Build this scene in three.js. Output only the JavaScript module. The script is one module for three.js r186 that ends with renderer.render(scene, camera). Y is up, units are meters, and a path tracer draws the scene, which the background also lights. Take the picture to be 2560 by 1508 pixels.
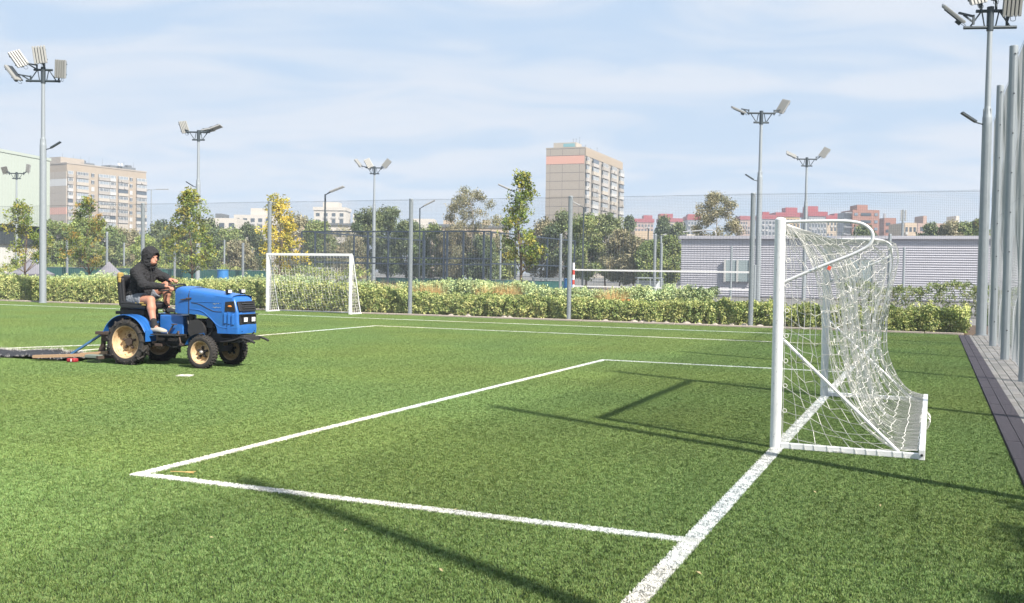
import * as THREE from 'three';
import { mergeGeometries, mergeVertices, toCreasedNormals } from 'three/addons/utils/BufferGeometryUtils.js';
import { RoundedBoxGeometry } from 'three/addons/geometries/RoundedBoxGeometry.js';
import { MarchingCubes } from 'three/addons/objects/MarchingCubes.js';
import { createNoise2D, createNoise3D } from 'simplex-noise';

// ---------------------------------------------------------------- camera, sky, sun, exposure
const V3 = (x, y, z) => new THREE.Vector3(x, y, z);
const EYE = V3(0, 1.52, 0), FOCAL = 2490, VIEW = 1.01626;           // focal length in pixels of the 2560 x 1508 photograph
const FWD = V3(-0.38952728, -0.02930468, -0.92054861), RIGHT = V3(0.9206565, 0.01549272, -0.39006613), UP = V3(-0.02569257, 0.99945045, -0.0209447);
const scene = new THREE.Scene();
const camera = new THREE.PerspectiveCamera(33.694, 1024 / 603, 0.05, 6000);
camera.position.copy(EYE);
camera.quaternion.setFromRotationMatrix(new THREE.Matrix4().makeBasis(RIGHT, UP, FWD.clone().negate()));

function rng(seed) { let a = seed >>> 0; return () => { a = (a + 0x6d2b79f5) | 0; let t = Math.imul(a ^ (a >>> 15), 1 | a); t = (t + Math.imul(t ^ (t >>> 7), 61 | t)) ^ t; return ((t ^ (t >>> 14)) >>> 0) / 4294967296; }; }
const n2 = createNoise2D(rng(11)), n3 = createNoise3D(rng(12));
const fbm2 = (x, y, o = 4) => { let s = 0, a = 0.5; for (let i = 0; i < o; i++) { s += a * n2(x, y); x = x * 2.03 + 7.1; y = y * 2.03 - 3.7; a *= 0.5; } return s; };
const clamp = (x, a = 0, b = 1) => Math.min(b, Math.max(a, x)), mix = (a, b, t) => a + (b - a) * t, sstep = (a, b, x) => { const t = clamp((x - a) / (b - a)); return t * t * (3 - 2 * t); };

const SUN = V3(1.97, 2.0, 0.965).normalize();
function makeSky() {
  const W = 3072, H = 1536, data = new Float32Array(W * H * 4);
  for (let row = 0; row < H; row++) {
    const up = ((row + 0.5) / H - 0.5) * Math.PI, y = Math.sin(up), c = Math.cos(up);
    for (let col = 0; col < W; col++) {
      const a = ((col + 0.5) / W - 0.5) * 2 * Math.PI, x = Math.cos(a) * c, z = Math.sin(a) * c, o = (row * W + col) * 4;
      const e = Math.max(y, 0), t = Math.pow(1 - e, 3.2);
      let r = mix(0.172, 0.245, t), g = mix(0.256, 0.309, t), b = mix(0.375, 0.380, t);
      if (y > 0.001) {
        const k = 1 / (e + 0.10), px = (x * 0.93 - z * 0.37) * k, pz = (x * 0.37 + z * 0.93) * k;
        const w = 0.55 * n2(px * 0.35 + 3, pz * 0.5), w2 = 0.25 * n2(px * 1.1 - 9, pz * 1.3 + 5);
        const f1 = fbm2(px * 0.24 + w + 20, pz * 1.25 + w * 1.3 + w2, 6), f2 = fbm2(px * 0.13 - 4 + w2, pz * 0.42 + 9 + w, 4), f3 = fbm2(px * 1.2 + w * 3, pz * 4.2 + w2 * 5, 4);
        let q = sstep(-0.55, 0.65, f1 * 0.75 + f2 * 0.85 + f3 * 0.22 + 0.08);
        q = (0.20 + 0.64 * q) * sstep(0, 0.06, y);
        r = mix(r, 0.338, q); g = mix(g, 0.356, q); b = mix(b, 0.388, q);
      }
      data[o] = r * 0.965; data[o + 1] = g * 0.965; data[o + 2] = b * 0.965; data[o + 3] = 1;
    }
  }
  const tx = new THREE.DataTexture(data, W, H, THREE.RGBAFormat, THREE.FloatType);
  tx.mapping = THREE.EquirectangularReflectionMapping; tx.magFilter = THREE.LinearFilter; tx.wrapS = THREE.RepeatWrapping; tx.needsUpdate = true;
  return tx;
}
const skyTexture = makeSky();
scene.background = skyTexture; scene.environment = skyTexture;
const sun = new THREE.DirectionalLight(new THREE.Color().setRGB(1.0, 0.93, 0.84), 3.8);
sun.position.copy(SUN.clone().multiplyScalar(120)).add(V3(-12, 0, -18)); sun.target.position.set(-12, 0, -18);
sun.castShadow = true; sun.shadow.radius = 2.4; sun.shadow.mapSize.set(4096, 4096);
Object.assign(sun.shadow.camera, { left: -60, right: 60, top: 60, bottom: -60, near: 1, far: 320 });
scene.add(sun, sun.target);
scene.fog = new THREE.FogExp2(new THREE.Color().setRGB(0.72, 0.81, 0.92), 0.0006);

const renderer = new THREE.WebGLRenderer({ antialias: true });
renderer.setSize(1024, 603);
renderer.shadowMap.enabled = true; renderer.shadowMap.type = THREE.PCFSoftShadowMap;
renderer.toneMapping = THREE.LinearToneMapping; renderer.toneMappingExposure = 2.5;

// ---------------------------------------------------------------- helpers
// a pixel (in the 2519-wide view of the photograph) gives a direction; the plane or distance it meets gives the point
const rayOf = (vx, vy) => FWD.clone().addScaledVector(RIGHT, (vx * VIEW - 1280) / FOCAL).addScaledVector(UP, -(vy * VIEW - 754) / FOCAL);
const onZ = (vx, vy, z) => { const d = rayOf(vx, vy); return EYE.clone().addScaledVector(d, (z - EYE.z) / d.z); };
const onY = (vx, vy, y = 0) => { const d = rayOf(vx, vy); return EYE.clone().addScaledVector(d, (y - EYE.y) / d.y); };
const onD = (vx, vy, depth) => EYE.clone().addScaledVector(rayOf(vx, vy), depth);
const YAW = 0.4003;                                                  // turn of things that face the camera's end of the pitch

const srgb = (h) => new THREE.Color(h), lin = (r, g, b) => new THREE.Color().setRGB(r, g, b);
const mats = {};
function mat(key, color, roughness = 0.7, extra = {}) {
  if (!mats[key]) { mats[key] = new THREE.MeshPhysicalMaterial({ color, roughness, side: THREE.DoubleSide, ...extra }); mats[key].name = key; }
  return mats[key];
}
function noiseTexture(size, fn, colour = false) {
  const d = new Uint8Array(size * size * 4);
  for (let y = 0; y < size; y++) for (let x = 0; x < size; x++) { const v = fn(x / size, y / size), o = (y * size + x) * 4; const a = Array.isArray(v) ? v : [v, v, v]; for (let k = 0; k < 3; k++) d[o + k] = clamp(a[k]) * 255; d[o + 3] = 255; }
  const t = new THREE.DataTexture(d, size, size); t.wrapS = t.wrapT = THREE.RepeatWrapping; t.magFilter = THREE.LinearFilter; t.minFilter = THREE.LinearFilter; if (colour) t.colorSpace = THREE.SRGBColorSpace; t.needsUpdate = true; return t;
}
// noise that wraps round, for textures
const tile = (u, v, f, s) => { const a = u * 2 * Math.PI, b = v * 2 * Math.PI, k = f / (2 * Math.PI); return 0.5 + 0.5 * (n3(Math.cos(a) * k + s, Math.sin(a) * k + Math.cos(b) * k * 0.7, Math.sin(b) * k + s * 1.7)); };
const grimeTex = noiseTexture(256, (u, v) => { const a = tile(u, v, 6, 1), b = tile(u, v, 17, 5), c = tile(u, v, 50, 9); const s = 0.82 + 0.18 * (0.45 * a + 0.35 * b + 0.2 * c); return [s, s, s * 0.995]; });
const bumpTex = noiseTexture(256, (u, v) => 0.5 * tile(u, v, 40, 2) + 0.5 * tile(u, v, 90, 7));
const dustTex = noiseTexture(512, (u, v) => { const a = tile(u, v, 4, 21), b = tile(u, v, 19, 25), c = tile(u, v, 70, 29), d = sstep(0.55, 0.95, 0.5 * a + 0.3 * b + 0.3 * c), sc = tile(u * 0.15, v, 60, 33) > 0.93 && b > 0.55 ? 1 : 0; const k = 0.86 + 0.14 * b; return [mix(k, 1.0, d * 0.9), mix(k, 0.86, d * 0.6) * (1 - 0.25 * sc), mix(k, 0.60, d * 0.55) * (1 - 0.35 * sc)]; });
const mudTex = noiseTexture(256, (u, v) => { const d = sstep(0.45, 0.8, 0.5 * tile(u, v, 6, 41) + 0.3 * tile(u, v, 20, 43) + 0.25 * tile(u, v, 55, 47)); return [mix(0.42, 1, d), mix(0.42, 0.86, d), mix(0.44, 0.68, d)]; });
const scuffTex = noiseTexture(512, (u, v) => { const s = tile(u, v, 9, 51), m = sstep(0.80, 0.9, s) * sstep(0.5, 0.8, tile(u, v, 70, 53)), st = sstep(0.86, 0.95, tile(u, v * 0.3, 34, 57)) * 0.35; const k = (0.93 + 0.07 * tile(u, v, 22, 55)) * (1 - 0.45 * m) * (1 - st * 0.5); return [k, k, k * 0.985]; });
const rep = (t, x, y = x) => { const c = t.clone(); c.repeat.set(x, y); c.needsUpdate = true; return c; };

const taken = {};
function numbered(n) { const k = taken[n] = (taken[n] ?? -1) + 1; return k ? n + '_' + String(k).padStart(3, '0') : n; }
function tag(o, label, category, group, kind) { o.userData.label = label; o.userData.category = category; if (group) o.userData.group = group; if (kind) o.userData.kind = kind; return o; }
function thing(name, label, category, pos = [0, 0, 0], turn = 0, group) {
  const o = new THREE.Group(); o.name = numbered(name); o.position.set(...(pos.isVector3 ? pos.toArray() : pos)); o.rotation.y = turn; scene.add(o); return tag(o, label, category, group);
}
function part(name, geo, material, parent, pos, rot) {
  const g = Array.isArray(geo) ? join(geo) : geo, m = new THREE.Mesh(g, material); m.name = name; m.castShadow = m.receiveShadow = true;
  if (pos) m.position.set(...pos); if (rot) m.rotation.set(...rot); parent.add(m); return m;
}
function structure(name, geo, material, label, category) { const m = part(numbered(name), geo, material, scene); m.userData.kind = 'structure'; if (label) { m.userData.label = label; m.userData.category = category; } return m; }
function dup(root, pos, turn, label, group) { const r = root.clone(); r.name = numbered(root.name.replace(/_\d\d\d$/, '')); r.userData = { ...root.userData }; scene.add(r); r.position.set(...pos); r.rotation.y = turn; if (label) r.userData.label = label; if (group) r.userData.group = group; return r; }
function join(list) {
  const out = list.map((g) => { const q = g.index ? g.toNonIndexed() : g.clone(); for (const k of Object.keys(q.attributes)) if (!['position', 'normal', 'uv'].includes(k)) q.deleteAttribute(k); if (!q.attributes.uv) q.setAttribute('uv', new THREE.BufferAttribute(new Float32Array(q.attributes.position.count * 2), 2)); if (!q.attributes.normal) q.computeVertexNormals(); return q; });
  return mergeGeometries(out);
}
const box = (w, h, d, x = 0, y = 0, z = 0, r = 0) => { const g = r ? new RoundedBoxGeometry(w, h, d, 2, Math.min(r, w / 2.01, h / 2.01, d / 2.01)) : new THREE.BoxGeometry(w, h, d); return g.translate(x, y, z); };
const cyl = (r0, r1, h, x = 0, y = 0, z = 0, s = 16) => new THREE.CylinderGeometry(r1, r0, h, s).translate(x, y + h / 2, z);
function bar(a, b, r0, r1 = r0, s = 8) {                             // a round bar from a to b
  const A = V3(...a), B = V3(...b), d = B.clone().sub(A), g = new THREE.CylinderGeometry(r1, r0, d.length(), s);
  g.applyQuaternion(new THREE.Quaternion().setFromUnitVectors(V3(0, 1, 0), d.clone().normalize())); return g.translate(...A.add(B).multiplyScalar(0.5).toArray());
}
function beam(a, b, w, h) {                                          // a square bar from a to b
  const A = V3(...a), B = V3(...b), d = B.clone().sub(A), g = new THREE.BoxGeometry(w, h, d.length()), m = new THREE.Matrix4().lookAt(B, A, Math.abs(d.y) > 0.95 * d.length() ? V3(1, 0, 0) : V3(0, 1, 0));
  g.applyMatrix4(m); return g.translate(...A.add(B).multiplyScalar(0.5).toArray());
}
function tube(pts, r, seg = 24, s = 8, closed = false) { return new THREE.TubeGeometry(new THREE.CatmullRomCurve3(pts.map((p) => V3(...p)), closed, 'centripetal'), seg, r, s, closed); }
// thin twine along polylines: three-sided prisms, all in one geometry
function twine(lines, r) {
  const pos = [], a = V3(), b = V3(), d = V3(), u = V3(), v = V3(), p = [];
  for (const L of lines) for (let i = 0; i + 1 < L.length; i++) {
    a.set(...L[i]); b.set(...L[i + 1]); d.subVectors(b, a).normalize(); u.set(Math.abs(d.y) > 0.9 ? 1 : 0, Math.abs(d.y) > 0.9 ? 0 : 1, 0).cross(d).normalize(); v.crossVectors(d, u);
    p.length = 0; for (let k = 0; k < 3; k++) { const c = Math.cos(k * 2.0944 + 0.5) * r, s = Math.sin(k * 2.0944 + 0.5) * r; p.push([u.x * c + v.x * s, u.y * c + v.y * s, u.z * c + v.z * s]); }
    for (let k = 0; k < 3; k++) { const q = p[k], w = p[(k + 1) % 3]; const A0 = [a.x + q[0], a.y + q[1], a.z + q[2]], A1 = [a.x + w[0], a.y + w[1], a.z + w[2]], B0 = [b.x + q[0], b.y + q[1], b.z + q[2]], B1 = [b.x + w[0], b.y + w[1], b.z + w[2]]; pos.push(...A0, ...A1, ...B1, ...A0, ...B1, ...B0); }
  }
  const g = new THREE.BufferGeometry(); g.setAttribute('position', new THREE.Float32BufferAttribute(pos, 3)); g.computeVertexNormals(); g.setAttribute('uv', new THREE.Float32BufferAttribute(new Float32Array(pos.length / 3 * 2), 2)); return g;
}

// ---------------------------------------------------------------- ground
const GOAL_X = -1.25, TURF_R = 0.645, TURF_FAR = -29.7;
{
  const paving = mat('paving', lin(0.20, 0.195, 0.185), 0.9, { map: rep(grimeTex, 400), bumpMap: rep(bumpTex, 1500), bumpScale: 0.004 });
  const g = new THREE.PlaneGeometry(5000, 5000).rotateX(-Math.PI / 2).translate(0, -0.05, -1500);
  structure('ground', g, paving, 'pale worn paving and earth beyond the pitch', 'ground');
  const soil = structure('pitch', box(60, 0.04, 40, TURF_R - 30, -0.026, TURF_FAR + 20), mat('turf_base', lin(0.022, 0.038, 0.014), 0.95), 'dark infill base of the artificial turf pitch', 'pitch');
  // beds and lawn behind the fence
  structure('planting_bed', box(46, 0.03, 6.4, -20, -0.029, -33.4), mat('bed_soil', lin(0.11, 0.075, 0.05), 0.95, { bumpMap: rep(bumpTex, 30, 6), bumpScale: 0.03 }), 'brown planting bed under the hedges', 'bed');
  structure('lawn', box(10, 0.05, 60, 6.7, -0.02, -18), mat('lawn', lin(0.045, 0.075, 0.022), 0.95, { bumpMap: rep(bumpTex, 30, 120), bumpScale: 0.03 }), 'green verge beyond the tall ball stop net', 'lawn');
}
// ---------------------------------------------------------------- turf: fibres in patches, white fibres where the lines run
const xCuts = [], zCuts = [], lines = [];
function lineX(z, x0, x1, w) { lines.push([x0, x1, z - w / 2, z + w / 2]); zCuts.push(z - w / 2, z + w / 2); }
function lineZ(x, z0, z1, w) { lines.push([x - w / 2, x + w / 2, z0, z1]); xCuts.push(x - w / 2, x + w / 2); }
lineZ(GOAL_X + 0.015, -27.05, 2, 0.10);                              // goal line
lineZ(-5.30, -16.74, -5.55, 0.09);                                   // goal area
lineX(-5.60, -5.34, -1.2, 0.09); lineX(-16.70, -5.34, -1.2, 0.09);
lineZ(-13.95, -23.52, 1.3, 0.09); lineX(-23.48, -13.99, -1.2, 0.09); // penalty area
lineX(-27.0, -46, -1.19, 0.09);                                      // touchline
function pileGeometry(w, l, n, seed, palette, hMean, overlap = 0.012, wide = 1) {
  const R = rng(seed), pos = [], col = [], c = new THREE.Color();
  for (let i = 0; i < n; i++) {
    const x = (R() - 0.5) * (w + overlap), z = (R() - 0.5) * (l + overlap);
    const cl = n2(x * 16 + seed, z * 16), cl2 = n2(x * 40 - seed, z * 40 + 3);
    const a = R() * 6.283, h = hMean * (0.78 + 0.36 * R() + 0.10 * cl), lean = (0.25 + 0.75 * R()) * h * 0.85;
    const dir = (R() < 0.55 ? n2(x * 9 + 50 + seed, z * 9) * 4.2 : R() * 6.283), wd = (0.0014 + 0.0008 * R()) * wide;
    const ux = Math.cos(a) * wd, uz = Math.sin(a) * wd, lx = Math.cos(dir) * lean, lz = Math.sin(dir) * lean;
    const m = [x + lx * 0.3, h * 0.62, z + lz * 0.3], t = [x + lx, h, z + lz];
    pos.push(x - ux, 0, z - uz, x + ux, 0, z + uz, m[0] + ux, m[1], m[2] + uz, x - ux, 0, z - uz, m[0] + ux, m[1], m[2] + uz, m[0] - ux, m[1], m[2] - uz, m[0] - ux, m[1], m[2] - uz, m[0] + ux, m[1], m[2] + uz, ...t);
    const p = palette[Math.min(palette.length - 1, Math.floor(R() * palette.length))], k = 0.86 + 0.28 * R() + 0.05 * cl2;
    for (let j = 0; j < 9; j++) col.push(p[0] * k, p[1] * k, p[2] * k);
  }
  const g = new THREE.BufferGeometry(); g.setAttribute('position', new THREE.Float32BufferAttribute(pos, 3)); g.setAttribute('color', new THREE.Float32BufferAttribute(col, 3)); g.computeVertexNormals(); return g;
}
const GREENS = [[0.123, 0.208, 0.048], [0.144, 0.233, 0.056], [0.174, 0.249, 0.063], [0.108, 0.183, 0.046], [0.208, 0.268, 0.081], [0.135, 0.220, 0.060]];
const WHITES = [[0.74, 0.74, 0.72], [0.80, 0.80, 0.78], [0.68, 0.69, 0.66], [0.77, 0.77, 0.74]];
{
  const pileMat = mat('turf_fibre', lin(1, 1, 1), 0.62, { vertexColors: true }), N = 4;
  const green = [], whites = [], strips = [];
  for (let i = 0; i < N; i++) { green.push(pileGeometry(0.5, 0.5, 6400, 100 + i * 7, GREENS, 0.0165)); }
  for (let i = 0; i < 2; i++) { whites.push(pileGeometry(0.095, 0.5, 2600, 300 + i * 5, WHITES, 0.0175, 0.004, 1.8)); strips.push(pileGeometry(0.1, 0.5, 750, 400 + i, GREENS, 0.0165)); }
  const cells = { green: green.map(() => []), white: whites.map(() => []), strip: strips.map(() => []) };
  const X = [-46, ...xCuts.sort((a, b) => a - b), TURF_R - 0.01].filter((v, i, a) => !i || v > a[i - 1] + 1e-6), Z = [TURF_FAR, ...zCuts.sort((a, b) => a - b), 2].filter((v, i, a) => !i || v > a[i - 1] + 1e-6);
  const R = rng(77);
  for (let i = 0; i + 1 < X.length; i++) for (let j = 0; j + 1 < Z.length; j++) {
    const x0 = X[i], x1 = X[i + 1], z0 = Z[j], z1 = Z[j + 1], mx = (x0 + x1) / 2, mz = (z0 + z1) / 2, w = x1 - x0, l = z1 - z0;
    const on = lines.some((L) => mx > L[0] && mx < L[1] && mz > L[2] && mz < L[3]), thin = w < 0.15 || l < 0.15;
    if (!thin) {
      const nx = Math.max(1, Math.round(w / 0.5)), nz = Math.max(1, Math.round(l / 0.5));
      for (let a = 0; a < nx; a++) for (let b = 0; b < nz; b++) {
        const px = x0 + (a + 0.5) * w / nx, pz = z0 + (b + 0.5) * l / nz, q = Math.floor(R() * 4), sx = w / nx / 0.5, sz = l / nz / 0.5, k = Math.floor(R() * N);
        cells.green[k].push([px, pz, q * Math.PI / 2, q % 2 ? sz : sx, q % 2 ? sx : sz]);
      }
    } else {
      const alongZ = w < l, len = alongZ ? l : w, wid = alongZ ? w : l, n = Math.max(1, Math.round(len / 0.5));
      for (let a = 0; a < n; a++) {
        const t = (a + 0.5) / n, px = alongZ ? mx : x0 + t * w, pz = alongZ ? z0 + t * l : mz, k = Math.floor(R() * 2);
        (on ? cells.white : cells.strip)[k].push([px, pz, (alongZ ? 0 : Math.PI / 2) + (R() < 0.5 ? Math.PI : 0), wid / (on ? 0.095 : 0.1), len / n / 0.5]);
      }
    }
  }
  // the arc in front of the penalty area and the penalty spot, raised a touch above the green pile
  const raised = [];
  for (let a = 2.36; a < 3.93; a += 0.05) { const r = 6.05, x = -9.6 + Math.cos(a) * r, z = -11.05 + Math.sin(a) * r; if (x < -14.0) raised.push([x, z, -(a), 0.85, 0.64, 1.12]); }
  const m4 = new THREE.Matrix4(), qt = new THREE.Quaternion(), yAxis = V3(0, 1, 0), tone = new THREE.Color();
  const lay = (name, geo, list, label, cat) => {
    const im = new THREE.InstancedMesh(geo, pileMat, list.length); im.name = numbered(name); im.castShadow = im.receiveShadow = true;
    list.forEach((c, i) => { m4.compose(V3(c[0], -0.004, c[1]), qt.setFromAxisAngle(yAxis, c[2]), V3(c[3], c[5] ?? 1, c[4])); im.setMatrixAt(i, m4); const k = 1 + 0.15 * fbm2(c[0] * 0.35, c[1] * 0.35, 3) + 0.05 * n2(c[0] * 1.9, c[1] * 1.9), y = 1 + 0.08 * n2(c[0] * 0.23 + 9, c[1] * 0.23); im.setColorAt(i, tone.setRGB(k * y, k, k * (2 - y) * 0.98)); });
    tag(im, label, cat, null, 'stuff'); scene.add(im); return im;
  };
  green.forEach((g, i) => lay('turf', g, cells.green[i], 'short green artificial turf fibres of the football pitch', 'turf'));
  strips.forEach((g, i) => lay('turf', g, cells.strip[i], 'short green artificial turf fibres of the football pitch', 'turf'));
  whites.forEach((g, i) => lay('pitch_line', g, cells.white[i], 'white turf fibres of the straight pitch lines', 'pitch line'));
  lay('penalty_arc', whites[0], raised, 'white turf fibres of the curved arc behind the tractor', 'pitch line');
  const spot = pileGeometry(0.2, 0.2, 1500, 555, WHITES, 0.026, 0);
  const sp = onY(455, 926); lay('penalty_spot', spot, [[sp.x, sp.z, 0.3, 0.95, 0.8]], 'white penalty spot on the green turf', 'pitch line');
}
// ---------------------------------------------------------------- border strip, pavers, kerb
{
  const rubber = mat('border_strip', lin(0.062, 0.055, 0.07), 0.85, { map: rep(grimeTex, 2, 40), bumpMap: rep(bumpTex, 6, 240), bumpScale: 0.004 });
  const strip = thing('border_strip', 'dark purple grey rubber strip along the edge of the turf', 'strip', [0, 0, 0]); strip.userData.kind = 'structure';
  const slab = box(0.125, 0.035, 0.98, 0, 0, 0, 0.004);
  for (let i = 0; i < 32; i++) for (let j = 0; j < 2; j++) { const s = part('slab', slab, rubber, strip, [0.715 + j * 0.13, 0.006 + 0.0025 * n2(i * 3.1, j * 5), -29.3 + i * 1.0 + 0.49]); s.rotation.z = 0.01 * n2(i * 1.7, j); }
  const tones = [lin(0.26, 0.25, 0.235), lin(0.30, 0.29, 0.275), lin(0.225, 0.22, 0.21), lin(0.27, 0.265, 0.26)].map((c, i) => mat('paver' + i, c, 0.9, { map: rep(grimeTex, 1), bumpMap: rep(bumpTex, 2), bumpScale: 0.003 }));
  const path = thing('paved_path', 'narrow path of grey concrete pavers under the net', 'path', [0, 0, 0]); path.userData.kind = 'structure';
  const pv = box(0.122, 0.06, 0.372, 0, 0, 0, 0.006), R = rng(5);
  for (let r = 0; r < 5; r++) for (let i = 0; i < 58; i++) part('paver', pv, tones[Math.floor(R() * 4)], path, [0.92 + r * 0.129, -0.012 + (R() - 0.5) * 0.006, -29.4 + (i + (r % 2) * 0.5) * 0.379]);
  const kerbM = mat('kerb', lin(0.42, 0.36, 0.31), 0.9, { map: rep(grimeTex, 1), bumpMap: rep(bumpTex, 2), bumpScale: 0.003 });
  const kerb = thing('kerb', 'low pinkish concrete kerb along the foot of the hedge', 'kerb', [0, 0, 0]); kerb.userData.kind = 'structure';
  const kb = box(0.98, 0.12, 0.2, 0, 0, 0, 0.012);
  for (let i = 0; i < 46; i++) part('kerb_stone', kb, kerbM, kerb, [0.3 - i * 1.0, -0.005 + 0.006 * n2(i * 2.2, 1), -29.82 + 0.008 * n2(i, 4)]);
}
// ---------------------------------------------------------------- litter on the turf
{
  const tan = mat('dry_stalk', lin(0.55, 0.36, 0.14), 0.8);
  const p = onY(446, 1169); const s = thing('dry_stalk', 'dry tan plant stalk lying by the corner of the white goal area', 'stalk', [p.x, 0.021, p.z], 0.15);
  part('stem', [tube([[-0.09, 0, 0], [0, 0.004, 0.004], [0.1, 0, -0.004]], 0.0035, 8, 5)], tan, s); part('ear', [bar([0.04, 0.003, 0], [0.11, 0.01, -0.012], 0.006, 0.002, 5)], tan, s);
  const leafM = mat('fallen_leaf', lin(0.40, 0.33, 0.17), 0.8), lg = new THREE.BufferGeometry(); lg.setAttribute('position', new THREE.Float32BufferAttribute([-0.025, 0, 0, 0, 0.008, 0.013, 0.028, 0.004, 0, -0.025, 0, 0, 0.028, 0.004, 0, 0, 0.006, -0.013], 3)); lg.computeVertexNormals();
  let k = 0; const R = rng(21);
  for (const [x, y] of [[2005, 1207], [2166, 1240], [1720, 1405], [1642, 1176], [1085, 1398], [850, 1300], [520, 1318], [1120, 1250]]) { const q = onY(x, y, 0.03), m = part(numbered('fallen_leaf'), lg, leafM, scene, [q.x, 0.02, q.z], [0.2, R() * 6, 0.2]); m.scale.setScalar(0.38 + 0.3 * R()); tag(m, 'small pale fallen leaf lying on the green turf', 'leaf', 'fallen leaves on the turf'); k++; }
}

// ---------------------------------------------------------------- goals
const whitePaint = mat('white_paint', lin(0.80, 0.81, 0.82), 0.38, { map: rep(scuffTex, 1, 2), clearcoat: 0.25, clearcoatRoughness: 0.35 });
const netWhite = mat('net_twine', lin(0.82, 0.80, 0.75), 0.8);
const steelGrey = mat('galvanised', lin(0.30, 0.335, 0.36), 0.55, { map: rep(grimeTex, 1, 4), metalness: 0.15 });
const steelDark = mat('dark_steel', lin(0.045, 0.06, 0.07), 0.5, { metalness: 0.2 });
const boltM = mat('bolt', lin(0.03, 0.03, 0.035), 0.5);
function resample(pts, n) {                                           // points at even arc length
  const L = [0]; for (let i = 1; i < pts.length; i++) L.push(L[i - 1] + Math.hypot(...pts[i].map((v, k) => v - pts[i - 1][k])));
  const out = []; for (let j = 0; j <= n; j++) { const s = j / n * L[L.length - 1]; let i = 1; while (i < L.length - 1 && L[i] < s) i++; const t = (s - L[i - 1]) / (L[i] - L[i - 1] || 1); out.push(pts[i].map((v, k) => mix(pts[i - 1][k], v, t))); } return out;
}
const smoothPts = (pts, n) => new THREE.CatmullRomCurve3(pts.map((p) => V3(p[0], p[1], p[2] ?? 0)), false, 'centripetal').getSpacedPoints(n).map((v) => [v.x, v.y, v.z]);
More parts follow.
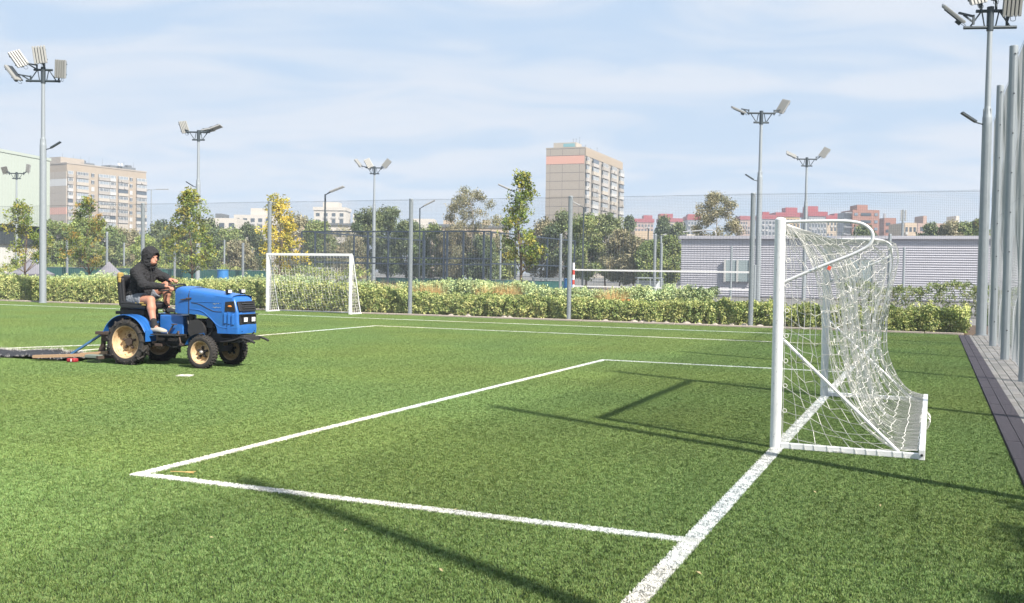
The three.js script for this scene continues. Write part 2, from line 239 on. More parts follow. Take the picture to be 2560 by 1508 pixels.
{
  const G = thing('football_goal', 'white round-tube football goal with sagging net beside the paved edge', 'football goal', [-1.255, 0, -9.0]);
  const WID = 4.25, H = 2.0, r = 0.048;
  for (const z of [0, -WID]) {
    const p = part('post', [cyl(r, r, H + 0.005, 0, 0.01, z, 24), new THREE.SphereGeometry(r, 20, 8, 0, 6.3, 0, 1.57).scale(1, 0.55, 1).translate(0, H + 0.015, z)], whitePaint, G);
    part('support_loop', tube([[0.02, 2.0, z], [0.3, 2.005, z], [0.58, 2.0, z], [0.70, 1.97, z], [0.765, 1.9, z], [0.75, 1.81, z], [0.66, 1.745, z], [0.3, 1.59, z], [0.02, 1.46, z]], 0.0145, 60, 10), whitePaint, G);
    part('stay', bar([0.03, 0.98, z], [1.02, 0.05, z], 0.0145, 0.0145, 10), whitePaint, G);
    part('ground_bar', box(1.13, 0.05, 0.05, 0.61, 0.03, z, 0.006), whitePaint, G);
  }
  part('crossbar', new THREE.CylinderGeometry(r, r, WID - 0.09, 24).rotateX(Math.PI / 2).translate(0, H - 0.045, -WID / 2), whitePaint, G);
  part('rear_bar', box(0.05, 0.09, WID + 0.12, 1.2, 0.05, -WID / 2, 0.006), whitePaint, G);
  const bolts = part('bolt', new THREE.CylinderGeometry(0.011, 0.011, 0.012, 8).rotateX(Math.PI / 2), boltM, G, [1.2, 0.05, 0.065]);
  // net: back sheet between two hanging profiles, side panels from the posts to its edges
  const NT = 38, NS = 118, R = rng(9);
  const near = smoothPts([[0.02, 1.99], [0.10, 1.93], [0.2, 1.8], [0.33, 1.56], [0.42, 1.2], [0.50, 0.8], [0.60, 0.5], [0.76, 0.24], [0.96, 0.09], [1.17, 0.075]], NT);
  const mid = smoothPts([[0.03, 2.0], [0.18, 1.93], [0.36, 1.78], [0.50, 1.5], [0.55, 1.15], [0.58, 0.78], [0.64, 0.45], [0.78, 0.17], [0.98, 0.06], [1.18, 0.09]], NT);
  const far = smoothPts([[0.02, 2.0], [0.4, 1.99], [0.74, 1.96], [0.79, 1.82], [0.72, 1.4], [0.67, 1.0], [0.70, 0.62], [0.84, 0.34], [1.02, 0.14], [1.18, 0.09]], NT);
  const node = (s, j) => { const k = s < 0.55 ? [near, mid, s / 0.55] : [mid, far, (s - 0.55) / 0.45], t = k[2] * k[2] * (3 - 2 * k[2]); return [mix(k[0][j][0], k[1][j][0], t), mix(k[0][j][1], k[1][j][1], t)]; };
  const grid = [];
  for (let i = 0; i <= NS; i++) {
    const s = i / NS, col = [];
    for (let j = 0; j <= NT; j++) {
      const [d, y] = node(s, j), free = Math.sin(Math.PI * Math.min(1, j / NT * 1.02)) * 0.9 + 0.1;
      const fold = 0.08 * n2(i * 0.09, j * 0.03 + 3) + 0.03 * n2(i * 0.22, j * 0.04), zz = 0.10 * n2(i * 0.12 + 30, j * 0.035);
      col.push([d + fold * free, Math.max(0.012, y + (0.022 * n2(i * 0.3, j * 0.3 + 8) - 0.05 * Math.abs(n2(i * 0.3, 7)) * Math.sin(Math.PI * j / NT)) * free), -WID * s + zz * free + (R() - 0.5) * 0.008]);
    }
    grid.push(col);
  }
  const L = [];
  for (let i = 0; i <= NS; i++) L.push(grid[i]);
  for (let j = 0; j <= NT; j += 2) L.push(grid.map((c, i) => [c[j][0], c[j][1], c[j][2]]));
  part('net', twine(L, 0.0032), netWhite, G);
  for (const [z, edge, seed] of [[0, grid[0], 40], [-WID, grid[NS], 60]]) {           // side panels
    const M = 7, rows = [], cols = [];
    for (let j = 0; j <= NT; j += 2) {
      const row = [], py = 1.97 * (1 - j / NT) + 0.03;
      for (let m = 0; m <= M; m++) { const u = m / M, e = edge[j], sag = 0.05 * Math.sin(Math.PI * u) * (1 + n2(j * 0.4 + seed, m * 0.3)); row.push([mix(0.06, e[0], u) + 0.025 * n2(j * 0.5, m + seed) * Math.sin(Math.PI * u), Math.max(0.02, mix(py, e[1], Math.pow(u, 0.9)) - sag * 0.9 + 0.015 * n2(j, m * 1.7 + seed)), z + 0.05 * n2(j * 0.23 + seed, m * 0.5) * Math.sin(Math.PI * u)]); }
      rows.push(row);
    }
    for (let m = 0; m <= M; m++) cols.push(rows.map((r2) => r2[m]));
    part('side_net', twine([...rows, ...cols], 0.0028), netWhite, G);
  }
  // slack loops of twine from the near support loop, and the tangle on the rear bar
  const slack = [];
  for (let k = 0; k < 9; k++) { const a = [0.1 + k * 0.075, 1.985, 0.0], b = [0.18 + k * 0.055, 1.80 - 0.05 * n2(k, 2), -0.18 - 0.08 * R()], mP = [(a[0] + b[0]) / 2 + 0.04 * n2(k, 9), (a[1] + b[1]) / 2 - 0.05 * R(), -0.06]; slack.push(smoothPts([a, mP, b], 6)); if (k) slack.push(smoothPts([[0.1 + k * 0.07, 1.9 - 0.02 * k, -0.05], [0.06 + k * 0.07, 1.88 - 0.02 * k, -0.08], [0.02 + k * 0.07, 1.9 - 0.02 * k, -0.06]], 4)); }
  for (let k = 0; k < 7; k++) { const z0 = -1.55 - 0.09 * k + 0.05 * n2(k, 4); slack.push(smoothPts([[1.16, 0.1, z0], [1.2 + 0.05 * R(), 0.13 + 0.05 * R(), z0 - 0.05], [1.26, 0.08 + 0.05 * R(), z0 + 0.03], [1.22, 0.03, z0 - 0.04], [1.17, 0.09, z0 - 0.02]], 14)); }
  for (let k = 0; k < 10; k++) { const t = (k + 0.4 * R()) / 10, x = 0.1 + t * 1.05; slack.push(smoothPts([[x, 0.062, 0.026], [x + 0.03, 0.0, 0.03], [x + 0.05, 0.02, -0.03], [x + 0.06, 0.062, 0.0]], 6)); }
  part('lacing', twine(slack, 0.0027), netWhite, G);
  const ring = new THREE.TorusGeometry(0.017, 0.003, 6, 14);
  for (let k = 0; k < 9; k++) part('net_ring', ring, netWhite, G, [0.075, 0.12 + k * 0.22, 0.02]);
  const tagM = mat('red_tag', lin(0.65, 0.09, 0.05), 0.6); part('red_tag', box(0.03, 0.035, 0.003), tagM, G, [0.42, 1.60, 0.0], [0, 0.3, -0.4]);
}
{
  const a = onZ(658, 700, -28.95), b = onZ(862, 700, -28.95), w = b.x - a.x;
  const G = thing('football_goal', 'small white square-post goal standing in front of the hedge', 'football goal', [a.x, 0, -28.95]);
  for (const x of [0, w]) { part('post', box(0.085, 2.06, 0.085, x, 1.035, 0, 0.008), whitePaint, G); part('back_post', bar([x, 2.0, -0.12], [x + (x ? 0 : 0.0), 0.03, -0.66], 0.018), whitePaint, G); part('ground_bar', box(0.045, 0.045, 0.66, x, 0.026, -0.375), whitePaint, G); part('top_arm', bar([x, 2.03, -0.04], [x, 2.0, -0.13], 0.016), whitePaint, G); }
  part('crossbar', box(w - 0.087, 0.085, 0.085, w / 2, 2.022, 0, 0.008), whitePaint, G);
  part('rear_bar', bar([0, 0.03, -0.70], [w, 0.03, -0.70], 0.02), whitePaint, G);
  const L = [], NX = 27, NY = 20, prof = (t) => [mix(2.0, 0.04, t), -mix(0.10, 0.68, t) + 0.10 * Math.sin(Math.PI * t)], g2 = [];
  for (let i = 0; i <= NX; i++) { const c = []; for (let j = 0; j <= NY; j++) { const [y, z] = prof(j / NY); const e = Math.sin(Math.PI * j / NY); c.push([i / NX * w + 0.03 * n2(i * 0.7, j * 0.3) * e, y - 0.07 * Math.sin(Math.PI * i / NX) * (1 - j / NY) * (j ? 1 : 0) + 0.02 * n2(i, j * 1.3), z + 0.05 * n2(i * 0.3, j * 0.3) * e]); } g2.push(c); L.push(c); }
  for (let j = 0; j <= NY; j++) L.push(g2.map((c) => c[j]));
  for (const e of [0, NX]) for (let j = 1; j <= NY; j++) { const q = g2[e][j], y0 = 2.0 * (1 - j / NY) + 0.04; L.push([[q[0], y0, -0.03], [q[0], (y0 + q[1]) / 2 - 0.02, q[2] / 2], q]); }
  for (const e of [0, NX]) for (let m = 1; m < 5; m++) L.push(g2[e].map((q, j) => [q[0], mix(2.0 * (1 - j / NY) + 0.04, q[1], m / 5), mix(-0.03, q[2], m / 5)]));
  part('net', twine(L, 0.005), netWhite, G);
}
// ---------------------------------------------------------------- ball stop nets on steel posts
const netGrey = mat('fence_net', lin(0.16, 0.18, 0.195), 0.8);
function netBay(w, h, cell, r, wave, seg, seed) {                     // in the x y plane
  const L = [], nx = Math.round(w / cell), ny = Math.round(h / cell), N = (x, y) => [wave * n2(x * 0.9 + seed, y * 0.5), wave * 0.8 * n2(x * 0.7, y * 0.6 + seed) - wave * 1.6 * Math.sin(Math.PI * x / w), wave * n2(x * 0.5 - seed, y * 0.8)];
  const at = (x, y) => { const [a, b, c] = N(x, y), e = clamp(Math.min(x, w - x) * 3); return [x + a * e * 0.5, y + b * clamp(y), c * e]; };
  for (let i = 0; i <= nx; i++) { const c = []; for (let k = 0; k <= 4; k++) c.push(at(i / nx * w, k / 4 * h)); L.push(c); }
  for (let j = 0; j <= ny; j++) { const c = []; for (let k = 0; k <= seg; k++) c.push(at(k / seg * w, j / ny * h)); L.push(c); }
  return twine(L, r);
}
const postGeo = (r, h) => join([cyl(r, r, h, 0, 0, 0, 18), cyl(r * 1.01, r * 0.9, 0.012, 0, h, 0, 18)]);
{
  const F = thing('ball_stop_fence', 'far fence of grey steel posts and fine dark net behind the small goal', 'fence', [0, 0, -30.03]);
  const xs = [-4.99, -10.73, -16.5, -22.35, -28.3, -40.0], pg = postGeo(0.072, 4.02);
  for (const x of xs) part('post', pg, steelGrey, F, [x, -0.05, 0]);
  const bay = netBay(5.75, 3.88, 0.047, 0.0016, 0.018, 10, 3), ends = [1.15, ...xs];
  for (let i = 0; i + 1 < ends.length; i++) { const m = part('net', bay, netGrey, F, [ends[i + 1] + 0.03, 0.08, 0.08]); m.scale.x = (ends[i] - ends[i + 1] - 0.06) / 5.75; }
  part('top_cable', twine([[...ends.map((x) => [x, 3.93, 0.075])]], 0.004), netGrey, F);
}
{
  const F = thing('ball_stop_fence', 'tall fence of thick grey posts with loose net along the paved path', 'fence', [1.27, 0, 0]);
  const zs = [1.5, -2.96, -7.4, -12.0, -16.55, -20.95, -25.1], pg = postGeo(0.076, 5.93), R = rng(31), bolt = new THREE.CylinderGeometry(0.013, 0.013, 0.02, 8).rotateX(Math.PI / 2);
  for (const z of zs) { const p = part('post', pg, steelGrey, F, [0, -0.03, z]); for (let k = 0; k < 8; k++) part('bolt', bolt, boltM, p, [0.02, 0.6 + k * 0.74, 0.074]); }
  const netPale = mat('side_net_twine', lin(0.34, 0.36, 0.37), 0.8), bay = netBay(4.5, 5.75, 0.05, 0.0032, 0.06, 26, 8), ends = [...zs, -29.9];
  for (let i = 0; i + 1 < ends.length; i++) { const m = part('net', bay, netPale, F, [0.12, 0.06, ends[i] - 0.02], [0, Math.PI / 2, 0]); m.scale.x = (ends[i] - ends[i + 1]) / 4.5; }
  for (const y of [5.8, 3.0, 1.5]) part('cable', twine([ends.flatMap((z, i) => (i ? [[0.1, y - 0.05 + 0.03 * n2(i, y), (z + ends[i - 1]) / 2], [0.09, y, z]] : [[0.09, y, z]]))], 0.004), netGrey, F);
}
// ---------------------------------------------------------------- floodlight masts
const ledFace = mat('led_cover', lin(0.27, 0.27, 0.25), 0.4), ledBody = mat('led_body', lin(0.33, 0.335, 0.33), 0.5, { metalness: 0.2 });
const ledBar = join([box(0.076, 0.72, 0.05, 0, 0, -0.01, 0.006)]), ledLens = box(0.062, 0.68, 0.008, 0, 0, 0.019);
const fin = join([...Array(5)].map((_, i) => box(0.006, 0.66, 0.025, -0.032 + i * 0.016, 0, -0.045)));
function floodlight(parent, x, y, z, rx, ry, rz, n = 5) {
  const f = new THREE.Group(); f.name = 'floodlight'; f.position.set(x, y, z); f.rotation.set(rx, ry, rz, 'ZYX'); parent.add(f);
  for (let i = 0; i < n; i++) { const b = (i - (n - 1) / 2) * 0.102; part('led_bar', ledBar, ledBody, f, [b, 0, 0]); part('lens', ledLens, ledFace, f, [b, 0, 0]); }
  part('heat_sink', [...Array(n)].map((_, i) => fin.clone().translate((i - (n - 1) / 2) * 0.102, 0, 0)), ledBody, f);
  part('yoke', [box(n * 0.102 - 0.03, 0.64, 0.008, 0, 0, -0.066), box(n * 0.102, 0.04, 0.03, 0, -0.2, -0.075), box(n * 0.102, 0.04, 0.03, 0, 0.2, -0.075), box(0.12, 0.14, 0.1, 0, -0.25, -0.11), box(0.06, 0.5, 0.03, 0, -0.02, -0.078)], steelDark, f);
  part('cable', tube([[0.1, -0.33, -0.05], [0.12, -0.46, -0.05], [0.02, -0.47, -0.08], [0, -0.3, -0.1]], 0.008, 12, 5), steelDark, f);
}
function mast(x, z, hLow, hTop, o, label) {
  const M = thing('floodlight_mast', label, 'floodlight mast', [x, 0, z], YAW, 'floodlight masts round the pitches');
  part('lower_pole', [cyl(0.135, 0.125, hLow, 0, 0, 0, 20), cyl(0.17, 0.17, 0.02, 0, 0, 0, 12)], steelGrey, M);
  part('collar', [cyl(0.125, 0.08, 0.3, 0, hLow, 0, 20), ...[0, 1, 2, 3, 4, 5].map((k) => box(0.012, 0.24, 0.05, 0.105, 0, 0).rotateY(k * 1.047).translate(0, hLow + 0.12, 0))], steelGrey, M);
  part('upper_pole', cyl(0.08, 0.066, hTop - hLow - 0.3, 0, hLow + 0.3, 0, 18), steelGrey, M);
  part('head', cyl(0.09, 0.09, 0.64, 0, hTop - 0.06, 0, 16), steelDark, M);
  const a = o.inv ? 0.36 : 0.68, b = o.inv ? 0.66 : 0.37;           // half lengths of the lower and upper bars
  const y0 = hTop + 0.03, y1 = hTop + 0.47, tw = o.turn ?? 0, P = (x1, y) => [x1 * Math.cos(tw), y, -x1 * Math.sin(tw)];
  part('cross_bar', bar(P(-a, y0), P(a, y0), 0.045, 0.045, 10), steelDark, M); part('cross_bar', bar(P(-b, y1), P(b, y1), 0.045, 0.045, 10), steelDark, M);
  const wide = o.inv ? b : a, nar = o.inv ? a : b, yw = o.inv ? y1 : y0, yn = o.inv ? y0 : y1;
  for (const s of [-1, 1]) { part('strut', bar(P(s * wide * 0.78, yw), P(s * nar * 0.62, yn), 0.022), steelDark, M); part('strut', bar(P(s * wide * 0.2, yw), P(s * nar * 0.6, yn), 0.02), steelDark, M); }
  for (const [x0, yy, arm, px, py, pz, rx, ry, rz] of o.lamps) {
    part('arm', [beam([x0, yy, 0], [x0 + (px - x0) * 0.75, yy + 0.06, pz * 0.7], 0.05, 0.05), box(0.05, 0.26, 0.05, x0, yy - 0.09, 0), beam([x0, yy - 0.16, 0], [x0 + (px - x0) * 0.5, yy + 0.02, pz * 0.4], 0.02, 0.05)], steelDark, M);
    floodlight(M, px, py, pz, rx, ry, rz);
  }
  if (o.side) { const s = o.side, y = hLow - 0.18; const l = part('path_lamp', [bar([s * 0.1, y, 0], [s * 0.32, y + 0.06, 0], 0.02), box(0.46, 0.05, 0.14, s * 0.5, y + 0.19, 0).applyMatrix4(new THREE.Matrix4().makeTranslation(s * 0.5, y + 0.19, 0).multiply(new THREE.Matrix4().makeRotationZ(s * 0.55)).multiply(new THREE.Matrix4().makeTranslation(-s * 0.5, -y - 0.19, 0)))], steelDark, M); }
  return M;
}
mast(-32.8, -29.35, 6.3, 8.8, { side: 1, lamps: [[-0.5, 9.0, 1, -1.12, 9.12, 0.1, 0, 1.42, 0.66], [-0.25, 9.45, 1, -0.85, 9.66, 0.25, 0, 0.75, 0.62], [0.05, 9.5, 1, -0.03, 9.82, 0.25, -0.1, 0.25, 0.18], [0.62, 9.0, 1, 0.76, 9.28, 0.2, 0.1, -0.25, -0.10]] }, 'floodlight mast with four lamp panels rising from the hedge behind the brush');
mast(1.22, -29.95, 5.9, 8.3, { side: -1, turn: -0.12, lamps: [[-0.45, 8.62, 1, -1.05, 8.66, 0.15, 0, 1.15, 0.92], [-0.25, 8.95, 1, -0.55, 9.22, 0.3, -0.1, 0.2, 0.26], [0.15, 9.0, 1, 0.02, 9.36, 0.2, -0.3, -0.3, -0.12], [0.45, 8.6, 1, 0.46, 8.92, 0.3, 0.3, -0.1, 0.04]] }, 'thick floodlight mast standing where the two ball stop fences meet');
const mastL = [[-0.6, 9.35, 1, -0.85, 9.56, -0.1, 0, 0.85, 0.32], [0.45, 9.35, 1, 0.98, 9.52, 0.0, 0, 1.42, -1.2], [0.1, 9.35, 1, 0.45, 9.42, -0.35, 0.0, 1.35, -1.35]];
mast(-39.02, -45.73, 6.3, 8.8, { inv: true, side: -1, lamps: mastL }, 'slim floodlight mast behind the green sapling, lamps raised on both sides');
mast(-39.24, -65.61, 6.3, 8.8, { inv: true, lamps: [[-0.3, 9.3, 1, -1.2, 9.62, 0.1, 0, 1.25, 0.68], [-0.05, 9.35, 1, -0.42, 9.6, 0.2, 0, 0.55, 0.5], [0.5, 9.35, 1, 0.92, 9.6, 0.2, 0, -0.5, -0.68]] }, 'slim floodlight mast standing behind the dark steel ball court');
mast(-7.71, -48.12, 6.2, 8.75, { inv: true, side: -1, lamps: [[-0.6, 9.35, 1, -1.08, 9.38, 0.0, 0, 1.36, 1.17], [0.6, 9.35, 1, 1.02, 9.58, -0.1, 0, -0.95, -0.52]] }, 'tall floodlight mast in front of the corrugated building, wing lamps spread wide');
mast(-7.85, -67.69, 6.2, 8.75, { inv: true, lamps: [[-0.6, 9.35, 1, -1.05, 9.5, 0.1, 0, 1.0, 1.15], [0.6, 9.35, 1, 1.1, 9.66, 0.1, 0, -0.7, -0.62]] }, 'farther floodlight mast above the red roofed blocks');
mast(-72.0, -61.7, 6.2, 8.8, { inv: true, lamps: [[-0.6, 9.35, 1, -0.95, 9.5, 0.1, 0.7, 0.4, 0.3], [0.6, 9.35, 1, 1.0, 9.7, 0.1, 0.1, -0.5, -0.22]] }, 'floodlight mast in front of the pale mint hall');

// ---------------------------------------------------------------- tractor (x forward, z towards its own off side)
const blue = mat('tractor_blue', lin(0.020, 0.140, 0.46), 0.42, { map: rep(dustTex, 0.8), clearcoat: 0.35, clearcoatRoughness: 0.3 });
const rubberM = mat('tyre_rubber', lin(0.062, 0.060, 0.058), 0.85, { map: rep(mudTex, 2), bumpMap: rep(bumpTex, 2), bumpScale: 0.003 });
const cream = mat('cream_rim', lin(0.54, 0.39, 0.22), 0.6, { map: rep(noiseTexture(256, (u, v) => { const a = tile(u, v, 5, 3), b = tile(u, v, 14, 8), r = sstep(0.62, 0.74, a * 0.6 + b * 0.4); return [mix(1, 0.55, r), mix(1, 0.38, r), mix(1, 0.25, r)]; }), 2) });
const blackPlastic = mat('black_plastic', lin(0.018, 0.018, 0.02), 0.5), darkIron = mat('dark_iron', lin(0.030, 0.029, 0.029), 0.65, { map: rep(grimeTex, 2) }), rustyIron = mat('rusty_iron', lin(0.075, 0.052, 0.04), 0.75, { map: rep(grimeTex, 3) });
const vinyl = mat('black_vinyl', lin(0.020, 0.020, 0.022), 0.42), foam = mat('torn_foam', lin(0.34, 0.24, 0.07), 0.95), lampGlass = mat('lamp_glass', lin(0.75, 0.76, 0.74), 0.15, { clearcoat: 1 }), amber = mat('amber_lens', lin(0.75, 0.24, 0.02), 0.25, { clearcoat: 1 });
const hoseM = mat('hose', lin(0.02, 0.02, 0.02), 0.5), silver = mat('bare_steel', lin(0.42, 0.40, 0.37), 0.4, { metalness: 0.6 });
const T = thing('tractor', 'small blue tractor with cream wheel rims, driven across the turf', 'tractor', [-11.43, 0, -12.2], 0.06);
function wheel(name, x, y, z, R, W, rimR, lugs, side, steer = 0) {
  const w = new THREE.Group(); w.name = name; w.position.set(x, y, z); w.rotation.y = steer; T.add(w);
  const prof = [[rimR, -0.42], [rimR + 0.02, -0.47], [mix(rimR, R, 0.45), -0.5], [mix(rimR, R, 0.8), -0.47], [R * 0.965, -0.36], [R * 0.97, 0], [R * 0.965, 0.36], [mix(rimR, R, 0.8), 0.47], [mix(rimR, R, 0.45), 0.5], [rimR + 0.02, 0.47], [rimR, 0.42]].map(([r, t]) => new THREE.Vector2(r, t * W));
  const parts = [new THREE.LatheGeometry(prof, 48).rotateX(Math.PI / 2)];
  for (let i = 0; i < lugs; i++) for (const s of [-1, 1]) {
    const a = (i + (s > 0 ? 0.5 : 0)) / lugs * 2 * Math.PI, big = lugs < 24;
    const g = box(big ? 0.03 : 0.016, big ? 0.045 : 0.022, W * (big ? 0.56 : 0.42), 0, 0, 0, 0.005); g.rotateY(s * (big ? 0.62 : 0.3)); g.translate(0, R * (big ? 0.955 : 0.968), s * W * 0.25); g.rotateZ(a); parts.push(g);
    if (big) { const k = box(0.026, 0.07, 0.02, 0, 0, 0, 0.004); k.rotateX(-s * 0.5); k.translate(s * 0.03 * 0, R * 0.9, s * W * 0.47); k.rotateZ(a + 0.0); parts.push(k); }
  }
  part('tyre', parts, rubberM, w);
  const k = side * W;
  const rp = [[rimR + 0.006, 0.44 * k], [rimR - 0.012, 0.40 * k], [rimR - 0.02, 0.2 * k], [rimR - 0.03, -0.05 * k], [rimR * 0.72, -0.22 * k], [rimR * 0.55, -0.24 * k], [rimR * 0.5, -0.12 * k], [0.045, -0.10 * k]].map((p) => new THREE.Vector2(...p));
  part('rim', [new THREE.LatheGeometry(rp, 48).rotateX(Math.PI / 2), new THREE.LatheGeometry([[rimR + 0.006, -0.44 * k], [rimR - 0.012, -0.4 * k], [rimR - 0.03, -0.05 * k]].map((p) => new THREE.Vector2(...p)), 48).rotateX(Math.PI / 2)], cream, w);
  const hub = [new THREE.CylinderGeometry(rimR * 0.24, rimR * 0.3, 0.07, 20).rotateX(Math.PI / 2 * side).translate(0, 0, -0.02 * side)];
  for (let i = 0; i < 5; i++) { const a = i * 1.2566; hub.push(box(0.035, 0.05, 0.03, 0, rimR * 0.40, -0.09 * k, 0.004).rotateZ(a)); hub.push(new THREE.CylinderGeometry(0.012, 0.012, 0.04, 6).rotateX(Math.PI / 2).translate(0, rimR * 0.4, -0.07 * k + 0.015 * side).rotateZ(a)); }
  part('hub', hub, lugs < 24 ? rustyIron : darkIron, w);
  if (lugs >= 24) part('hub_cap', new THREE.SphereGeometry(0.032, 14, 10).scale(1, 1, 0.9).translate(0, 0, 0.03 * side), silver, w);
}
wheel('rear_wheel', 0, 0.358, 0.38, 0.36, 0.19, 0.245, 15, 1); wheel('rear_wheel', 0, 0.358, -0.38, 0.36, 0.19, 0.245, 15, -1);
wheel('front_wheel', 1.34, 0.25, 0.36, 0.25, 0.135, 0.168, 34, 1, -0.04); wheel('front_wheel', 1.34, 0.25, -0.40, 0.25, 0.135, 0.168, 34, -1, -0.04);
// bonnet and cowl: cross-sections along x, open below
function shell(stations, nz = 22) {                                   // station: x, half width, bottom, shoulder, top
  const pos = [], idx = [], ring = nz + 1;
  for (const [x, w, yb, ys, yt] of stations) for (let k = 0; k <= nz; k++) {
    const u = k / nz; let z, y;
    const e = 0.24; if (u < e) { const t = u / e; z = w * mix(0.99, 1, t); y = mix(yb, ys, t); } else if (u > 1 - e) { const t = (1 - u) / e; z = -w * mix(0.99, 1, t); y = mix(yb, ys, t); } else { const a = (u - e) / (1 - 2 * e) * Math.PI, p = 0.62; z = w * Math.sign(Math.cos(a)) * Math.pow(Math.abs(Math.cos(a)), p); y = ys + (yt - ys) * Math.pow(Math.sin(a), p); }
    pos.push(x, y, z);
  }
  for (let i = 0; i + 1 < stations.length; i++) for (let k = 0; k < nz; k++) { const a = i * ring + k, b = a + ring; idx.push(a, b, a + 1, b, b + 1, a + 1); }
  const g = new THREE.BufferGeometry(); g.setAttribute('position', new THREE.Float32BufferAttribute(pos, 3)); const uv = []; for (let i = 0; i < pos.length; i += 3) uv.push(pos[i] * 2, pos[i + 1] * 2 + pos[i + 2]); g.setAttribute('uv', new THREE.Float32BufferAttribute(uv, 2)); g.setIndex(idx); g.computeVertexNormals(); return toCreasedNormals(g, 0.6);
}
const cowl = part('cowl', shell([[0.735, 0.225, 0.86, 1.08, 1.185], [0.75, 0.245, 0.83, 1.11, 1.215], [0.80, 0.255, 0.815, 1.13, 1.232], [0.92, 0.262, 0.812, 1.13, 1.225], [1.012, 0.265, 0.812, 1.12, 1.205]]), blue, T);
part('back_panel', box(0.01, 0.30, 0.40, 0.742, 1.0, 0), blue, cowl);
const hb = (x) => (x < 1.1 ? mix(0.815, 0.808, (x - 1.02) / 0.08) : x < 1.52 ? 0.535 + 0.273 * Math.sqrt(Math.max(0, 1 - Math.pow((x - 1.1) / 0.425, 2.6))) : 0.535);
const hood = part('bonnet', shell([1.022, 1.06, 1.1, 1.15, 1.2, 1.25, 1.3, 1.34, 1.38, 1.41, 1.44, 1.465, 1.485, 1.5, 1.515, 1.525, 1.56, 1.6, 1.65, 1.7, 1.75, 1.78].map((x) => { const t = (x - 1.02) / 0.76; return [x, mix(0.266, 0.252, t), hb(x), mix(1.12, 1.045, t), mix(1.205, 1.115, t)]; })), blue, T);
// nose: the front block with a raked upper face
function nose() {
  const rows = [[0.535, 1.885, 0.245], [0.60, 1.89, 0.248], [0.66, 1.885, 0.248], [0.72, 1.875, 0.246], [0.80, 1.872, 0.246], [0.86, 1.868, 0.245], [0.90, 1.855, 0.243], [1.0, 1.825, 0.236], [1.04, 1.808, 0.228], [1.075, 1.785, 0.21], [1.10, 1.75, 0.17]];
  const pos = [], idx = [], prof = (w, xf) => { const o = [[1.70, w + 0.012]]; const r = 0.035; for (let k = 0; k <= 4; k++) { const a = k / 4 * Math.PI / 2; o.push([xf - r + r * Math.sin(a), w - r + r * Math.cos(a)]); } o.push([xf + 0.006, w * 0.5], [xf + 0.008, 0]); const m = o.slice(0, -1).reverse().map(([x, z]) => [x, -z]); return [...o, ...m]; };
  let n = 0; for (const [y, xf, w] of rows) { const p = prof(w, xf); n = p.length; for (const [x, z] of p) pos.push(x, y + (x < 1.72 && y > 1.02 ? 0.02 : 0), z); }
  for (let i = 0; i + 1 < rows.length; i++) for (let k = 0; k + 1 < n; k++) { const a = i * n + k, b = a + n; idx.push(a, a + 1, b, b, a + 1, b + 1); }
  const top = rows.length - 1; for (let k = 0; k < n; k++) { const a = (top * n + k) * 3; pos.push(mix(pos[a], 1.70, 0.6), 1.116, pos[a + 2] * 0.7); } for (let k = 0; k + 1 < n; k++) { const a = top * n + k, b = a + n; idx.push(a, a + 1, b, b, a + 1, b + 1); }
  const g = new THREE.BufferGeometry(); g.setAttribute('position', new THREE.Float32BufferAttribute(pos, 3)); const uv = []; for (let i = 0; i < pos.length; i += 3) uv.push(pos[i] * 2 + pos[i + 2] * 2, pos[i + 1] * 2); g.setAttribute('uv', new THREE.Float32BufferAttribute(uv, 2)); g.setIndex(idx); g.computeVertexNormals(); return toCreasedNormals(g, 0.7);
}
part('seam', tube([0.82, 0.95, 1.06, 1.115].map((y) => [1.017, y, 0.266]).concat([[1.017, 1.17, 0.235], [1.017, 1.2, 0.14], [1.017, 1.208, 0], [1.017, 1.2, -0.14], [1.017, 1.17, -0.235], [1.017, 1.1, -0.266], [1.017, 0.82, -0.266]]), 0.0065, 60, 6), darkIron, T);
const noseM = part('nose', nose(), blue, T);
